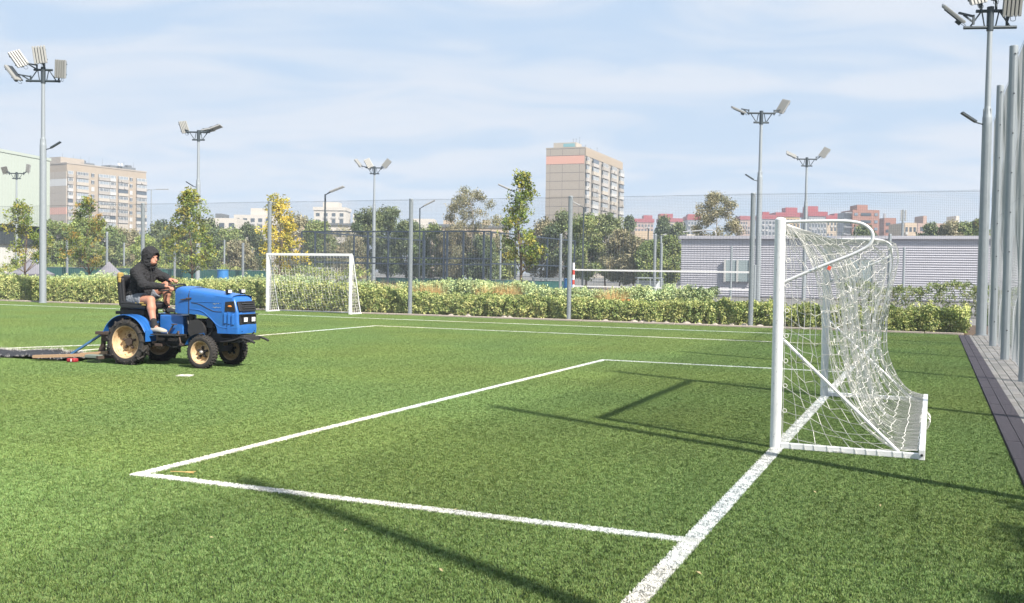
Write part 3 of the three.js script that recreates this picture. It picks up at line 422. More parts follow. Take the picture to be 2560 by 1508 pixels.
{
  // upper grille, headlight panel, side panels with amber lamps, louvres, creases
  const gq = (pts, d) => { const s = new THREE.Shape(pts.map((p) => new THREE.Vector2(...p))); return new THREE.ExtrudeGeometry(s, { depth: d, bevelEnabled: true, bevelSize: 0.003, bevelThickness: 0.003, bevelSegments: 1 }); };
  const rake = new THREE.Group(); rake.name = 'grille'; rake.position.set(1.862, 0.94, 0); rake.rotation.set(0, Math.PI / 2, 0); T.add(rake);
  const tilt = -0.30; part('surround', box(0.43, 0.155, 0.02, 0, 0, 0, 0.006), blackPlastic, rake, [0, 0.005, 0], [tilt, 0, 0]);
  for (const y of [-0.03, 0.035]) part('louvre', box(0.30, 0.018, 0.035, 0, 0, 0, 0.004), darkIron, rake, [0.02, y, 0.012 - y * 0.3], [tilt - 0.5, 0, 0]);
  part('louvre_frame', [box(0.33, 0.012, 0.02, 0.02, 0.068, -0.01), box(0.33, 0.012, 0.02, 0.02, -0.06, 0.03), box(0.33, 0.01, 0.02, 0.02, 0.0, 0.012)], blackPlastic, rake);
  const hp = new THREE.Group(); hp.name = 'headlight_panel'; hp.position.set(1.884, 0.745, 0); hp.rotation.y = Math.PI / 2; T.add(hp);
  part('backing', box(0.42, 0.145, 0.02, 0, 0, 0, 0.006), blackPlastic, hp);
  for (const x of [-0.1, 0.1]) { part('headlight', box(0.105, 0.085, 0.03, x, 0, 0.016, 0.008), blackPlastic, hp); part('headlight_glass', box(0.086, 0.066, 0.012, x, 0, 0.034, 0.005), lampGlass, hp); }
  part('peak', box(0.42, 0.012, 0.05, 0, 0.078, 0.02), blackPlastic, hp);
  for (const s of [1, -1]) {
    const z = s * 0.253;
    part('side_panel', gq([[1.655, 0.868], [1.838, 0.872], [1.812, 1.022], [1.665, 1.008]], 0.008).translate(0, 0, s > 0 ? z - 0.004 : z - 0.008), blackPlastic, T);
    part('indicator', new THREE.SphereGeometry(0.034, 16, 10).scale(1.05, 0.5, 0.4).translate(1.742, 0.945, z + s * 0.008), amber, T);
    for (let k = 0; k < 3; k++) { const g = box(0.04, 0.155, 0.022, 0, 0, 0, 0.006); g.rotateY(s * 0.25); part('louvre', g, blue, hood, [1.665 + k * 0.068, 0.765 - k * 0.008, z + s * 0.007]); }
    // raised creases: the swoop over the wheel arch and the framed panel above it
    part('crease', tube([[1.03, 0.885, z + s * 0.012], [1.12, 0.882, z + s * 0.011], [1.25, 0.86, z + s * 0.009], [1.38, 0.78, z + s * 0.006], [1.5, 0.675, z + s * 0.003], [1.58, 0.632, z], [1.72, 0.62, z - s * 0.001], [1.86, 0.62, z - s * 0.006]], 0.006, 40, 6), blue, hood);
    part('crease', tube([[1.04, 1.0, z + s * 0.011], [1.35, 1.0, z + s * 0.008], [1.6, 0.995, z + s * 0.002]], 0.0045, 14, 6), blue, hood);
    part('crease', tube([[1.6, 0.995, z + s * 0.002], [1.6, 0.93, z + s * 0.002], [1.6, 0.862, z + s * 0.002]], 0.0045, 8, 6), blue, hood);
    part('crease', tube([[1.06, 0.985, z + s * 0.011], [1.2, 0.965, z + s * 0.009], [1.36, 0.90, z + s * 0.006], [1.46, 0.864, z + s * 0.004], [1.6, 0.858, z + s * 0.002]], 0.0055, 24, 6), darkIron, hood);
    part('latch', [box(0.20, 0.014, 0.014, 0.97, 1.04, z + s * 0.024).applyMatrix4(new THREE.Matrix4().makeTranslation(0.97, 1.04, 0).multiply(new THREE.Matrix4().makeRotationZ(0.16)).multiply(new THREE.Matrix4().makeTranslation(-0.97, -1.04, 0))), box(0.05, 0.03, 0.02, 1.0, 1.045, z + s * 0.02, 0.005)], rustyIron, T);
    part('front_plate', box(0.012, 0.012, 0.006, 1.895, 0.57, s * 0.16), darkIron, noseM);
    const wl = new THREE.Group(); wl.name = 'work_lamp'; wl.position.set(1.66, 1.155, s * 0.17); T.add(wl);
    part('housing', box(0.05, 0.062, 0.105, 0, 0.012, 0, 0.01), blackPlastic, wl); part('glass', box(0.008, 0.046, 0.088, 0.026, 0.012, 0, 0.003), lampGlass, wl); part('bracket', box(0.03, 0.035, 0.05, -0.01, -0.03, 0), darkIron, wl);
  }
  // faded maker's script on the bonnet panel, worn to pale flecks
  const fleck = mat('worn_script', lin(0.45, 0.44, 0.30), 0.7), R = rng(4), fl = []; for (let k = 0; k < 9; k++) fl.push(box(0.012 + 0.016 * R(), 0.004 + 0.005 * R(), 0.001, 1.43 + 0.15 * R(), 0.93 + 0.045 * (R() < 0.5 ? 1 : -0.3) + 0.012 * R(), 0.262)); part('worn_script', fl, fleck, T);
}
// chassis, engine, axle, steps
part('gearbox', [box(0.95, 0.26, 0.26, 0.28, 0.42, 0, 0.03), box(0.30, 0.30, 0.32, 0.0, 0.48, 0, 0.04)], darkIron, T);
part('side_cover', box(0.44, 0.30, 0.34, 0.62, 0.63, 0, 0.02), blue, T);
part('engine', [box(0.5, 0.30, 0.26, 1.14, 0.58, 0, 0.02), new THREE.CylinderGeometry(0.15, 0.15, 0.1, 24).rotateX(Math.PI / 2).translate(1.12, 0.58, 0.18), box(0.12, 0.16, 0.08, 1.34, 0.68, 0.15, 0.01), cyl(0.045, 0.045, 0.16, 1.0, 0.66, 0.17), box(0.16, 0.1, 0.34, 1.45, 0.5, 0)], darkIron, T);
part('hose', [tube([[0.93, 0.76, 0.18], [0.98, 0.64, 0.21], [1.1, 0.62, 0.2], [1.2, 0.72, 0.19]], 0.016, 20, 7), tube([[1.0, 0.5, 0.18], [1.15, 0.44, 0.2], [1.32, 0.5, 0.18], [1.42, 0.62, 0.16]], 0.013, 20, 7), tube([[0.62, 0.36, 0.3], [0.75, 0.30, 0.31], [0.9, 0.33, 0.28], [1.05, 0.4, 0.2]], 0.011, 16, 6)], hoseM, T);
part('drain_cap', new THREE.SphereGeometry(0.018, 10, 8).translate(1.16, 0.68, 0.20), silver, T);
for (const s of [1, -1]) part('frame_rail', box(1.1, 0.07, 0.05, 1.32, 0.43, s * 0.15, 0.006), darkIron, T);
part('front_axle', [box(0.09, 0.08, 0.62, 1.34, 0.27, -0.02, 0.01), box(0.14, 0.16, 0.12, 1.34, 0.36, 0), cyl(0.028, 0.028, 0.2, 1.34, 0.2, 0.27), cyl(0.028, 0.028, 0.2, 1.34, 0.2, -0.31), bar([1.34, 0.25, 0.25], [1.34, 0.25, 0.33], 0.03), bar([1.34, 0.25, -0.3], [1.34, 0.25, -0.37], 0.03)], darkIron, T);
part('tie_rod', bar([1.22, 0.26, -0.32], [1.22, 0.26, 0.28], 0.012), darkIron, T);
part('rear_axle', [new THREE.CylinderGeometry(0.06, 0.06, 0.64, 16).rotateX(Math.PI / 2).translate(0, 0.358, 0)], darkIron, T);
part('front_bracket', [box(0.22, 0.09, 0.30, 1.82, 0.47, 0, 0.01), tube([[1.52, 0.40, 0.17], [1.75, 0.43, 0.19], [1.92, 0.475, 0.2], [2.05, 0.45, 0.2], [2.14, 0.41, 0.2]], 0.017, 24, 7), tube([[1.52, 0.40, -0.17], [1.75, 0.43, -0.19], [1.92, 0.475, -0.2], [2.05, 0.45, -0.2], [2.12, 0.42, -0.2]], 0.017, 24, 7), box(0.24, 0.05, 0.03, 1.93, 0.44, 0.17), box(0.04, 0.05, 0.42, 1.95, 0.455, 0), bar([1.88, 0.50, -0.1], [1.93, 0.55, -0.1], 0.012), ...[1.98, 2.03, 2.08].map((x) => new THREE.CylinderGeometry(0.016, 0.016, 0.03, 8).rotateX(Math.PI / 2).translate(x, 0.425, 0.2))], darkIron, T);
for (const s of [1, -1]) {
  part('step', [box(0.50, 0.016, 0.22, 0.68, 0.487, s * 0.31, 0.004), box(0.50, 0.04, 0.03, 0.68, 0.46, s * 0.20), ...[0, 1, 2, 3, 4].map((k) => box(0.48, 0.006, 0.012, 0.68, 0.498, s * (0.23 + k * 0.04)))], darkIron, T);
  // rear mudguard: a curved plate with a lip and a side plate
  const arc = (r, z0, z1, a0, a1, n = 22) => { const p = [], id = [], uv = []; for (let i = 0; i <= n; i++) { const a = mix(a0, a1, i / n); for (const z of [z0, z1]) { p.push(Math.cos(a) * r, 0.358 + Math.sin(a) * r, z); uv.push(i / n * 2, z * 3); } } for (let i = 0; i < n; i++) id.push(2 * i, 2 * i + 1, 2 * i + 2, 2 * i + 1, 2 * i + 3, 2 * i + 2); const g = new THREE.BufferGeometry(); g.setAttribute('position', new THREE.Float32BufferAttribute(p, 3)); g.setAttribute('uv', new THREE.Float32BufferAttribute(uv, 2)); g.setIndex(id); g.computeVertexNormals(); return g; };
  const lip = []; for (let i = 0; i <= 20; i++) { const a = mix(0.40, 2.78, i / 20); lip.push([Math.cos(a) * 0.418, 0.358 + Math.sin(a) * 0.418, s * 0.49]); }
  const plate = new THREE.Shape(); plate.moveTo(0.39, 0.40); for (let i = 0; i <= 16; i++) { const a = mix(0.42, 2.7, i / 16); plate.lineTo(Math.cos(a) * 0.42, 0.358 + Math.sin(a) * 0.42); } plate.lineTo(-0.2, 0.5); plate.lineTo(0.2, 0.42);
  const f = part('mudguard', [arc(0.42, s * 0.245, s * 0.49, 0.40, 2.78), arc(0.414, s * 0.245, s * 0.488, 0.42, 2.76), arc(0.428, s * 0.33, s * 0.36, 0.42, 2.7), arc(0.428, s * 0.41, s * 0.43, 0.42, 2.7)], blue, T);
  part('lip', tube(lip, 0.006, 40, 6), blue, f);
  part('inner_plate', new THREE.ExtrudeGeometry(plate, { depth: 0.006, bevelEnabled: false }).translate(0, 0, s * 0.25), blue, f);
  part('front_drop', [box(0.012, 0.17, 0.235, 0.398, 0.465, s * 0.367)], blue, f);
  const ff = []; for (let i = 0; i <= 8; i++) { const a = mix(1.5, 2.75, i / 8); ff.push([1.34 + Math.cos(a) * 0.285, 0.25 + Math.sin(a) * 0.285]); }
  const fp = [], fi = []; ff.forEach(([x, y]) => fp.push(x, y, s * 0.30, x, y, s * 0.43)); for (let i = 0; i < 8; i++) fi.push(2 * i, 2 * i + 1, 2 * i + 2, 2 * i + 1, 2 * i + 3, 2 * i + 2); const fg = new THREE.BufferGeometry(); fg.setAttribute('position', new THREE.Float32BufferAttribute(fp, 3)); fg.setIndex(fi); fg.computeVertexNormals();
  part('front_mudguard', [fg, bar([1.30, 0.53, s * 0.3], [1.32, 0.42, s * 0.22], 0.012)], blue, T);
}
part('pedal', [bar([0.62, 0.5, 0.24], [0.72, 0.64, 0.24], 0.012), box(0.06, 0.014, 0.07, 0.73, 0.645, 0.24), bar([0.82, 0.50, 0.30], [0.87, 0.54, 0.30], 0.014), bar([0.87, 0.55, 0.33], [0.93, 0.36, 0.34], 0.014), box(0.06, 0.03, 0.03, 0.94, 0.35, 0.34)], rustyIron, T);
part('lever', [bar([0.28, 0.60, 0.20], [0.34, 0.84, 0.21], 0.012), bar([0.36, 0.64, -0.2], [0.42, 0.9, -0.2], 0.011)], rustyIron, T);
part('gauge_box', box(0.14, 0.05, 0.1, 0.52, 0.33, 0.3, 0.008), rustyIron, T);
// seat
const seat = new THREE.Group(); seat.name = 'seat'; T.add(seat);
part('cushion', [box(0.50, 0.10, 0.48, -0.06, 0.90, 0, 0.04), box(0.46, 0.05, 0.07, -0.06, 0.945, 0.205, 0.022), box(0.46, 0.05, 0.07, -0.06, 0.945, -0.205, 0.022)], vinyl, seat);
{ const b = box(0.10, 0.50, 0.46, 0, 0.22, 0, 0.045); b.rotateZ(0.10); part('backrest', [b, box(0.07, 0.42, 0.06, 0.045, 0.2, 0.19, 0.025).rotateZ(0.1), box(0.07, 0.42, 0.06, 0.045, 0.2, -0.19, 0.025).rotateZ(0.1)], vinyl, seat, [-0.30, 0.92, 0]); }
part('torn_foam', [box(0.07, 0.10, 0.10, -0.335, 1.375, 0.185, 0.03), box(0.05, 0.08, 0.06, -0.32, 1.30, 0.215, 0.02), box(0.16, 0.02, 0.05, 0.08, 0.955, 0.225, 0.008), box(0.08, 0.02, 0.03, 0.16, 0.925, 0.235, 0.008)], foam, seat);
part('pedestal', [box(0.42, 0.20, 0.34, -0.10, 0.755, 0, 0.02), box(0.06, 0.12, 0.30, -0.34, 0.80, 0), box(0.3, 0.03, 0.4, -0.1, 0.66, 0)], darkIron, seat);
part('tail_lamp', [box(0.09, 0.05, 0.06, -0.42, 0.79, 0.12, 0.012), bar([-0.4, 0.79, 0.1], [-0.28, 0.79, 0.05], 0.01)], blackPlastic, T);
// steering
const sw = new THREE.Group(); sw.name = 'steering_wheel'; sw.position.set(0.50, 1.20, 0.0); sw.rotation.z = 0.27; T.add(sw);
part('rim', new THREE.TorusGeometry(0.20, 0.0145, 10, 40).rotateX(Math.PI / 2), blackPlastic, sw);
part('spoke', [0, 1, 2].map((k) => box(0.17, 0.01, 0.024, 0.088, -0.012, 0).rotateY(k * 2.094 + 0.5)), blackPlastic, sw); part('hub', cyl(0.035, 0.03, 0.04, 0, -0.03, 0), blackPlastic, sw);
part('steering_column', bar([0.80, 1.06, 0], [0.505, 1.185, 0], 0.022), blackPlastic, T);
// hitch
part('hitch', [box(0.34, 0.05, 0.30, -0.62, 0.46, 0.08, 0.006), box(0.26, 0.12, 0.16, -0.60, 0.385, 0.08, 0.01), box(0.05, 0.32, 0.05, -0.72, 0.24, 0.12), box(0.05, 0.30, 0.05, -0.50, 0.24, 0.12), beam([-0.72, 0.3, 0.12], [-0.80, 0.13, 0.12], 0.05, 0.04), box(0.28, 0.10, 0.12, -0.38, 0.42, 0.05), box(0.5, 0.05, 0.05, -0.34, 0.16, 0.2), box(0.5, 0.05, 0.05, -0.34, 0.16, -0.2), box(0.16, 0.14, 0.12, -0.55, 0.2, 0.1, 0.01)], rustyIron, T);
part('ball_knob', [new THREE.SphereGeometry(0.022, 12, 10).translate(-0.66, 0.53, 0.1), cyl(0.008, 0.008, 0.05, -0.66, 0.48, 0.1)], darkIron, T);

// ---------------------------------------------------------------- drag brush towed behind
{
  const D = thing('drag_brush', 'black drag mat edged with frayed white rope, towed behind the tractor', 'drag brush', [-11.43, 0, -12.2], 0.06);
  const wood = mat('weathered_wood', lin(0.42, 0.29, 0.18), 0.8, { map: rep(noiseTexture(256, (u, v) => { const s = 0.72 + 0.28 * tile(u * 0.2, v, 30, 4) - 0.2 * sstep(0.6, 0.8, tile(u, v, 8, 6)); return [s, s * 0.97, s * 0.93]; }), 3, 1) });
  part('beam', [beam([-1.66, 0.075, 0.60], [-0.86, 0.115, 0.36], 0.07, 0.045), beam([-0.95, 0.12, 0.37], [-0.52, 0.16, 0.24], 0.055, 0.05)], wood, D);
  part('tow_bar', [beam([-0.72, 0.46, 0.1], [-1.32, 0.10, 0.16], 0.045, 0.03)], mat('blue_bar', lin(0.07, 0.19, 0.36), 0.55, { map: rep(grimeTex, 1, 3) }), D);
  // the mat: a rippled sheet with thickness
  const nx = 40, nz = 18, sh = new THREE.PlaneGeometry(2.6, 1.05, nx, nz).rotateX(-Math.PI / 2), p = sh.attributes.position;
  for (let i = 0; i < p.count; i++) { const x = p.getX(i), z = p.getZ(i); p.setXYZ(i, x - 2.35 + z * 0.12, 0.05 + 0.025 * n2(x * 1.4, z * 1.7) + 0.014 * n2(x * 5, z * 5), z + 0.02 + 0.09 * n2(x * 0.9, 4) - (x + 1.3) * 0.06); }
  sh.computeVertexNormals();
  const under = sh.clone().translate(0, -0.02, 0); part('mat', [sh, under], mat('black_mat', lin(0.025, 0.026, 0.032), 0.8, { bumpMap: rep(bumpTex, 8), bumpScale: 0.006 }), D);
  const R = rng(66), pos = [];
  const tuft = (x, y, z, n, h) => { for (let k = 0; k < n; k++) { const a = R() * 6.283, l = h * (0.5 + R()), dx = Math.cos(a) * l * 0.8, dz = Math.sin(a) * l * 0.8, bx = x + (R() - 0.5) * 0.05, bz = z + (R() - 0.5) * 0.05, wx = 0.004 * Math.sin(a), wz = -0.004 * Math.cos(a); pos.push(bx - wx, y - 0.01, bz - wz, bx + wx, y - 0.01, bz + wz, bx + dx, y + l * (0.1 + 0.7 * R()), bz + dz); } };
  const P2 = (i, j) => { const o = j * (nx + 1) + i; return [p.getX(o), p.getY(o), p.getZ(o)]; };
  for (let i = 0; i <= nx; i++) { tuft(...P2(i, 0), 46, 0.055); tuft(...P2(i, 1), 14, 0.05); tuft(...P2(i, nz), 7, 0.035); for (let j = 2; j < nz; j++) if (n2(i * 0.35, j * 0.5) > 0.62) tuft(...P2(i, j), 4, 0.04); }
  for (let j = 0; j <= nz; j++) tuft(...P2(nx, j), 26, 0.05);
  const fg = new THREE.BufferGeometry(); fg.setAttribute('position', new THREE.Float32BufferAttribute(pos, 3)); fg.computeVertexNormals();
  const fr = part('fringe', fg, mat('frayed_rope', lin(0.46, 0.44, 0.41), 0.85), D); fr.userData.kind = 'stuff';
  part('red_weight', [box(0.16, 0.06, 0.10, -0.98, 0.04, 0.50, 0.02)], mat('red_paint', lin(0.36, 0.03, 0.035), 0.6, { map: rep(grimeTex, 1) }), D); part('weight_mark', box(0.02, 0.045, 0.004, -0.96, 0.045, 0.553), lampGlass, D);
  part('brush_block', [box(0.28, 0.05, 0.14, -0.62, 0.11, 0.42, 0.01), ...[...Array(14)].map((_, k) => bar([-0.74 + k * 0.018, 0.09, 0.42], [-0.75 + k * 0.019, 0.01, 0.44], 0.006, 0.003, 4))], mat('brush_green', lin(0.16, 0.19, 0.16), 0.8), D);
  part('cross_frame', [beam([-0.5, 0.1, 0.5], [-0.3, 0.1, -0.6], 0.05, 0.05), beam([-1.05, 0.1, 0.42], [-1.15, 0.1, -0.62], 0.05, 0.05)], rustyIron, D);
}

// ---------------------------------------------------------------- the driver, one body from a distance field, clothes over it
function fieldMesh(f, lo, hi, res) {
  const mc = new MarchingCubes(res, new THREE.MeshStandardMaterial(), false, false, 220000); mc.isolation = 0;
  const d = [0, 1, 2].map((k) => (hi[k] - lo[k]) / res); let i = 0;
  for (let z = 0; z < res; z++) for (let y = 0; y < res; y++) for (let x = 0; x < res; x++, i++) mc.field[i] = -f(lo[0] + x * d[0], lo[1] + y * d[1], lo[2] + z * d[2]);
  mc.update();
  const n = mc.count ?? mc.geometry.drawRange.count, src = mc.positionArray, pos = new Float32Array(n * 3);
  for (let k = 0; k < n; k++) for (let c = 0; c < 3; c++) pos[k * 3 + c] = lo[c] + (src[k * 3 + c] + 1) / 2 * res * d[c];
  let g = new THREE.BufferGeometry(); g.setAttribute('position', new THREE.BufferAttribute(pos, 3)); g = mergeVertices(g, 1e-4); g.computeVertexNormals(); return g;
}
const cap = (a, b, ra, rb) => { const [ax, ay, az] = a, dx = b[0] - ax, dy = b[1] - ay, dz = b[2] - az, L = dx * dx + dy * dy + dz * dz || 1e-9; return (x, y, z) => { const px = x - ax, py = y - ay, pz = z - az, t = clamp((px * dx + py * dy + pz * dz) / L); return Math.hypot(px - dx * t, py - dy * t, pz - dz * t) - mix(ra, rb, t); }; };
const ell = (c, r, tilt = 0) => { const cs = Math.cos(tilt), sn = Math.sin(tilt); return (x, y, z) => { const u = x - c[0], v = y - c[1], px = (u * cs + v * sn) / r[0], py = (-u * sn + v * cs) / r[1], pz = (z - c[2]) / r[2], k = Math.hypot(px, py, pz); return (k - 1) * Math.min(...r); }; };
const smin = (a, b, k) => { const h = clamp(0.5 + 0.5 * (b - a) / k); return mix(b, a, h) - k * h * (1 - h); };
const union = (list, k) => (x, y, z) => { let d = list[0](x, y, z); for (let i = 1; i < list.length; i++) d = smin(d, list[i](x, y, z), k); return d; };
{
  const D = thing('person', 'driver in black hooded top and grey shorts sitting on the tractor', 'person', [-11.43, 0, -12.2], 0.06);
  const J = { pel: [-0.15, 1.03, 0], belly: [-0.09, 1.17, 0], chest: [-0.06, 1.34, 0], neck: [0.0, 1.50, 0], head: [0.085, 1.655, 0],
    sR: [-0.04, 1.43, 0.185], eR: [0.17, 1.235, 0.26], wR: [0.50, 1.215, 0.18], sL: [-0.03, 1.44, -0.185], eL: [0.14, 1.34, -0.27], wL: [0.31, 1.318, -0.165],
    hR: [-0.14, 0.995, 0.10], kR: [0.255, 1.0, 0.20], aR: [0.40, 0.61, 0.29], hL: [-0.14, 1.0, -0.10], kL: [0.265, 1.235, -0.175], aL: [0.245, 0.875, -0.19] };
  const headF = [ell(J.head, [0.092, 0.118, 0.077], 0.18), ell([J.head[0] + 0.045, J.head[1] - 0.06, 0], [0.055, 0.052, 0.055], 0.2), cap([J.head[0] + 0.092, J.head[1] + 0.005, 0], [J.head[0] + 0.112, J.head[1] - 0.032, 0], 0.012, 0.017), ell([J.head[0] + 0.082, J.head[1] - 0.072, 0], [0.022, 0.012, 0.028]), cap([J.head[0] + 0.075, J.head[1] + 0.032, 0.05], [J.head[0] + 0.075, J.head[1] + 0.032, -0.05], 0.016, 0.016), cap([J.head[0] - 0.005, J.head[1] - 0.01, 0.078], [J.head[0] - 0.005, J.head[1] + 0.03, 0.078], 0.012, 0.014), cap([J.head[0] - 0.005, J.head[1] - 0.01, -0.078], [J.head[0] - 0.005, J.head[1] + 0.03, -0.078], 0.012, 0.014)];
  const body = union([ell([J.pel[0], J.pel[1] - 0.02, 0], [0.14, 0.13, 0.17]), ell(J.belly, [0.135, 0.16, 0.155]), ell(J.chest, [0.135, 0.18, 0.175]), cap(J.neck, [0.05, 1.60, 0], 0.06, 0.055), ...headF,
    cap(J.sR, J.eR, 0.065, 0.05), cap(J.eR, J.wR, 0.048, 0.03), cap(J.sL, J.eL, 0.065, 0.05), cap(J.eL, J.wL, 0.048, 0.03),
    cap(J.hR, J.kR, 0.105, 0.068), cap(J.kR, [mix(J.kR[0], J.aR[0], 0.3), mix(J.kR[1], J.aR[1], 0.3), mix(J.kR[2], J.aR[2], 0.3)], 0.062, 0.066), cap([mix(J.kR[0], J.aR[0], 0.3) - 0.012, mix(J.kR[1], J.aR[1], 0.3), mix(J.kR[2], J.aR[2], 0.3)], J.aR, 0.062, 0.036), cap(J.aR, [0.52, 0.535, 0.31], 0.036, 0.03),
    cap(J.hL, J.kL, 0.105, 0.068), cap(J.kL, [0.262, 1.1, -0.18], 0.06, 0.064), cap([0.252, 1.1, -0.18], J.aL, 0.062, 0.036), cap(J.aL, [0.38, 0.83, -0.19], 0.036, 0.03)], 0.02);
  const parts = [fieldMesh(body, [-0.42, 0.42, -0.42], [0.66, 1.86, 0.42], 104)];
  const hand = (w, dir, curl, side) => {                              // palm, four fingers closing downward, thumb from the side of the palm
    const [x, y, z] = w, f = [], palm = [x + dir[0] * 0.055, y + dir[1] * 0.055, z + dir[2] * 0.055];
    f.push(cap(w, [x + dir[0] * 0.03, y + dir[1] * 0.03, z + dir[2] * 0.03], 0.027, 0.03)); f.push(ell(palm, [0.046, 0.022, 0.042]));
    [[-0.030, 0.9], [-0.010, 1.05], [0.011, 1.0], [0.031, 0.8]].forEach(([o, l]) => { const k0 = [palm[0] + 0.036, palm[1] + 0.002, palm[2] + o], k1 = [k0[0] + 0.036 * l, k0[1] - 0.012 * curl, k0[2]], k2 = [k1[0] + 0.016 * l, k1[1] - 0.030 * l * curl, k1[2]], k3 = [k2[0] - 0.012, k2[1] - 0.022 * l * curl, k2[2]]; f.push(cap(k0, k1, 0.0105, 0.0095), cap(k1, k2, 0.0095, 0.009), cap(k2, k3, 0.009, 0.0075)); });
    const t0 = [palm[0] - 0.012, palm[1] - 0.004, palm[2] + side * 0.036], t1 = [t0[0] + 0.034, t0[1] - 0.012, t0[2] + side * 0.018], t2 = [t1[0] + 0.030, t1[1] - 0.018, t1[2] - side * 0.004]; f.push(cap(t0, t1, 0.014, 0.011), cap(t1, t2, 0.011, 0.008));
    const U = union(f, 0.006), c = palm; return fieldMesh(U, [c[0] - 0.11, c[1] - 0.12, c[2] - 0.10], [c[0] + 0.14, c[1] + 0.09, c[2] + 0.10], 64);
  };
  parts.push(hand(J.wR, [0.98, -0.02, -0.1], 1, -1), hand(J.wL, [0.98, 0.02, 0.05], 0.8, 1));
  const skin = mat('skin', lin(0.43, 0.205, 0.135), 0.6);
  part('body', join(parts), skin, D);
  part('eyes', [-1, 1].map((s) => new THREE.SphereGeometry(0.011, 10, 8).translate(J.head[0] + 0.083, J.head[1] + 0.012, s * 0.03)), mat('eye', lin(0.03, 0.025, 0.02), 0.3), D);
  // hooded top
  const wr = (a, b, t) => a.map((v, i) => mix(v, b[i], t));
  const hoodIn = ell([J.head[0] + 0.095, J.head[1] - 0.03, 0], [0.13, 0.114, 0.084], 0.15);
  const topU = union([ell([J.pel[0] + 0.01, J.pel[1] + 0.05, 0], [0.175, 0.12, 0.20]), ell(J.belly, [0.18, 0.18, 0.195]), ell(J.chest, [0.165, 0.20, 0.21]), cap(J.sR, J.eR, 0.088, 0.07), cap(J.eR, wr(J.eR, J.wR, 0.93), 0.068, 0.046), cap(J.sL, J.eL, 0.088, 0.07), cap(J.eL, wr(J.eL, J.wL, 0.93), 0.068, 0.046), cap([-0.03, 1.46, 0.09], [-0.03, 1.46, -0.09], 0.10, 0.10)], 0.05);
  const hoodU = union([ell([J.head[0] - 0.008, J.head[1] + 0.035, 0], [0.142, 0.150, 0.122], 0.30), ell([J.head[0] + 0.02, J.head[1] + 0.06, 0], [0.095, 0.10, 0.105], 0.3), ell([J.head[0] - 0.03, J.head[1] - 0.09, 0], [0.115, 0.10, 0.12], 0.1), ell([-0.06, 1.53, 0], [0.10, 0.06, 0.12])], 0.05);
  const topF = (x, y, z) => { const wave = 0.006 * n3(x * 14, y * 22, z * 14) + 0.004 * n3(x * 34, y * 30, z * 34); let d = smin(topU(x, y, z), hoodU(x, y, z), 0.03) + wave; d = Math.max(d, -hoodIn(x, y, z)); return Math.max(d, 0.985 - y - 0.1 * Math.max(0, -x)); };
  part('hooded_top', fieldMesh(topF, [-0.42, 0.93, -0.40], [0.56, 1.88, 0.40], 104), mat('black_cotton', lin(0.016, 0.016, 0.018), 0.9, { sheen: 0.3, sheenRoughness: 0.6 }), D);
  part('drawstring', [tube([[0.12, 1.50, 0.03], [0.135, 1.42, 0.045], [0.13, 1.33, 0.04]], 0.005, 12, 5), tube([[0.12, 1.50, -0.03], [0.14, 1.43, -0.02], [0.14, 1.36, -0.03]], 0.005, 12, 5)], mats.black_cotton, D);
  const print = []; { const R = rng(8); for (let k = 0; k < 7; k++) { const t = 0.25 + k * 0.09, a = wr(J.sR, J.eR, t); print.push(box(0.016, 0.010 + 0.008 * R(), 0.004, a[0] + 0.035, a[1] + 0.02, a[2] + 0.066 - 0.012 * t)); } } part('sleeve_print', print, mat('print_grey', lin(0.34, 0.34, 0.33), 0.8), D);
  // shorts
  const shF0 = union([ell([J.pel[0], J.pel[1] - 0.03, 0], [0.17, 0.115, 0.19]), cap(J.hR, wr(J.hR, J.kR, 0.62), 0.125, 0.105), cap(J.hL, wr(J.hL, J.kL, 0.60), 0.125, 0.105)], 0.03);
  const cut = (h, k, t) => { const m = wr(h, k, t), n = k.map((v, i) => v - h[i]), L = Math.hypot(...n); return (x, y, z) => ((x - m[0]) * n[0] + (y - m[1]) * n[1] + (z - m[2]) * n[2]) / L; };
  const cR = cut(J.hR, J.kR, 0.62), cL = cut(J.hL, J.kL, 0.60);
  part('shorts', fieldMesh((x, y, z) => Math.max(shF0(x, y, z) + 0.005 * n3(x * 20, y * 20, z * 20), (z > 0 ? cR : cL)(x, y, z), y - 1.16), [-0.38, 0.82, -0.34], [0.28, 1.26, 0.36], 72), mat('grey_shorts', lin(0.16, 0.175, 0.20), 0.85), D);
  // socks and shoes
  const sock = mat('black_sock', lin(0.02, 0.02, 0.022), 0.9), shoe = mat('grey_shoe', lin(0.36, 0.34, 0.29), 0.8), sole = mat('shoe_sole', lin(0.52, 0.47, 0.36), 0.7);
  for (const [a, toe, y0] of [[J.aR, [0.56, 0.535, 0.315], 0.503], [J.aL, [0.43, 0.815, -0.19], 0.788]]) {
    part('sock', fieldMesh(union([cap([a[0] - 0.012, a[1] + 0.075, a[2]], a, 0.048, 0.048), cap(a, [a[0] + 0.02, a[1] - 0.05, a[2]], 0.046, 0.045)], 0.02), [a[0] - 0.1, a[1] - 0.12, a[2] - 0.08], [a[0] + 0.12, a[1] + 0.14, a[2] + 0.08], 30), sock, D);
    const F = union([ell([a[0] - 0.01, y0 + 0.055, a[2]], [0.06, 0.055, 0.045]), ell([(a[0] + toe[0]) / 2, y0 + 0.05, (a[2] + toe[2]) / 2], [0.10, 0.045, 0.045]), ell([toe[0] + 0.02, y0 + 0.035, toe[2]], [0.075, 0.036, 0.048])], 0.03);
    part('shoe', fieldMesh((x, y, z) => Math.max(F(x, y, z), y0 + 0.016 - y), [a[0] - 0.12, y0 - 0.02, a[2] - 0.09], [toe[0] + 0.13, y0 + 0.15, a[2] + 0.11], 48), shoe, D);
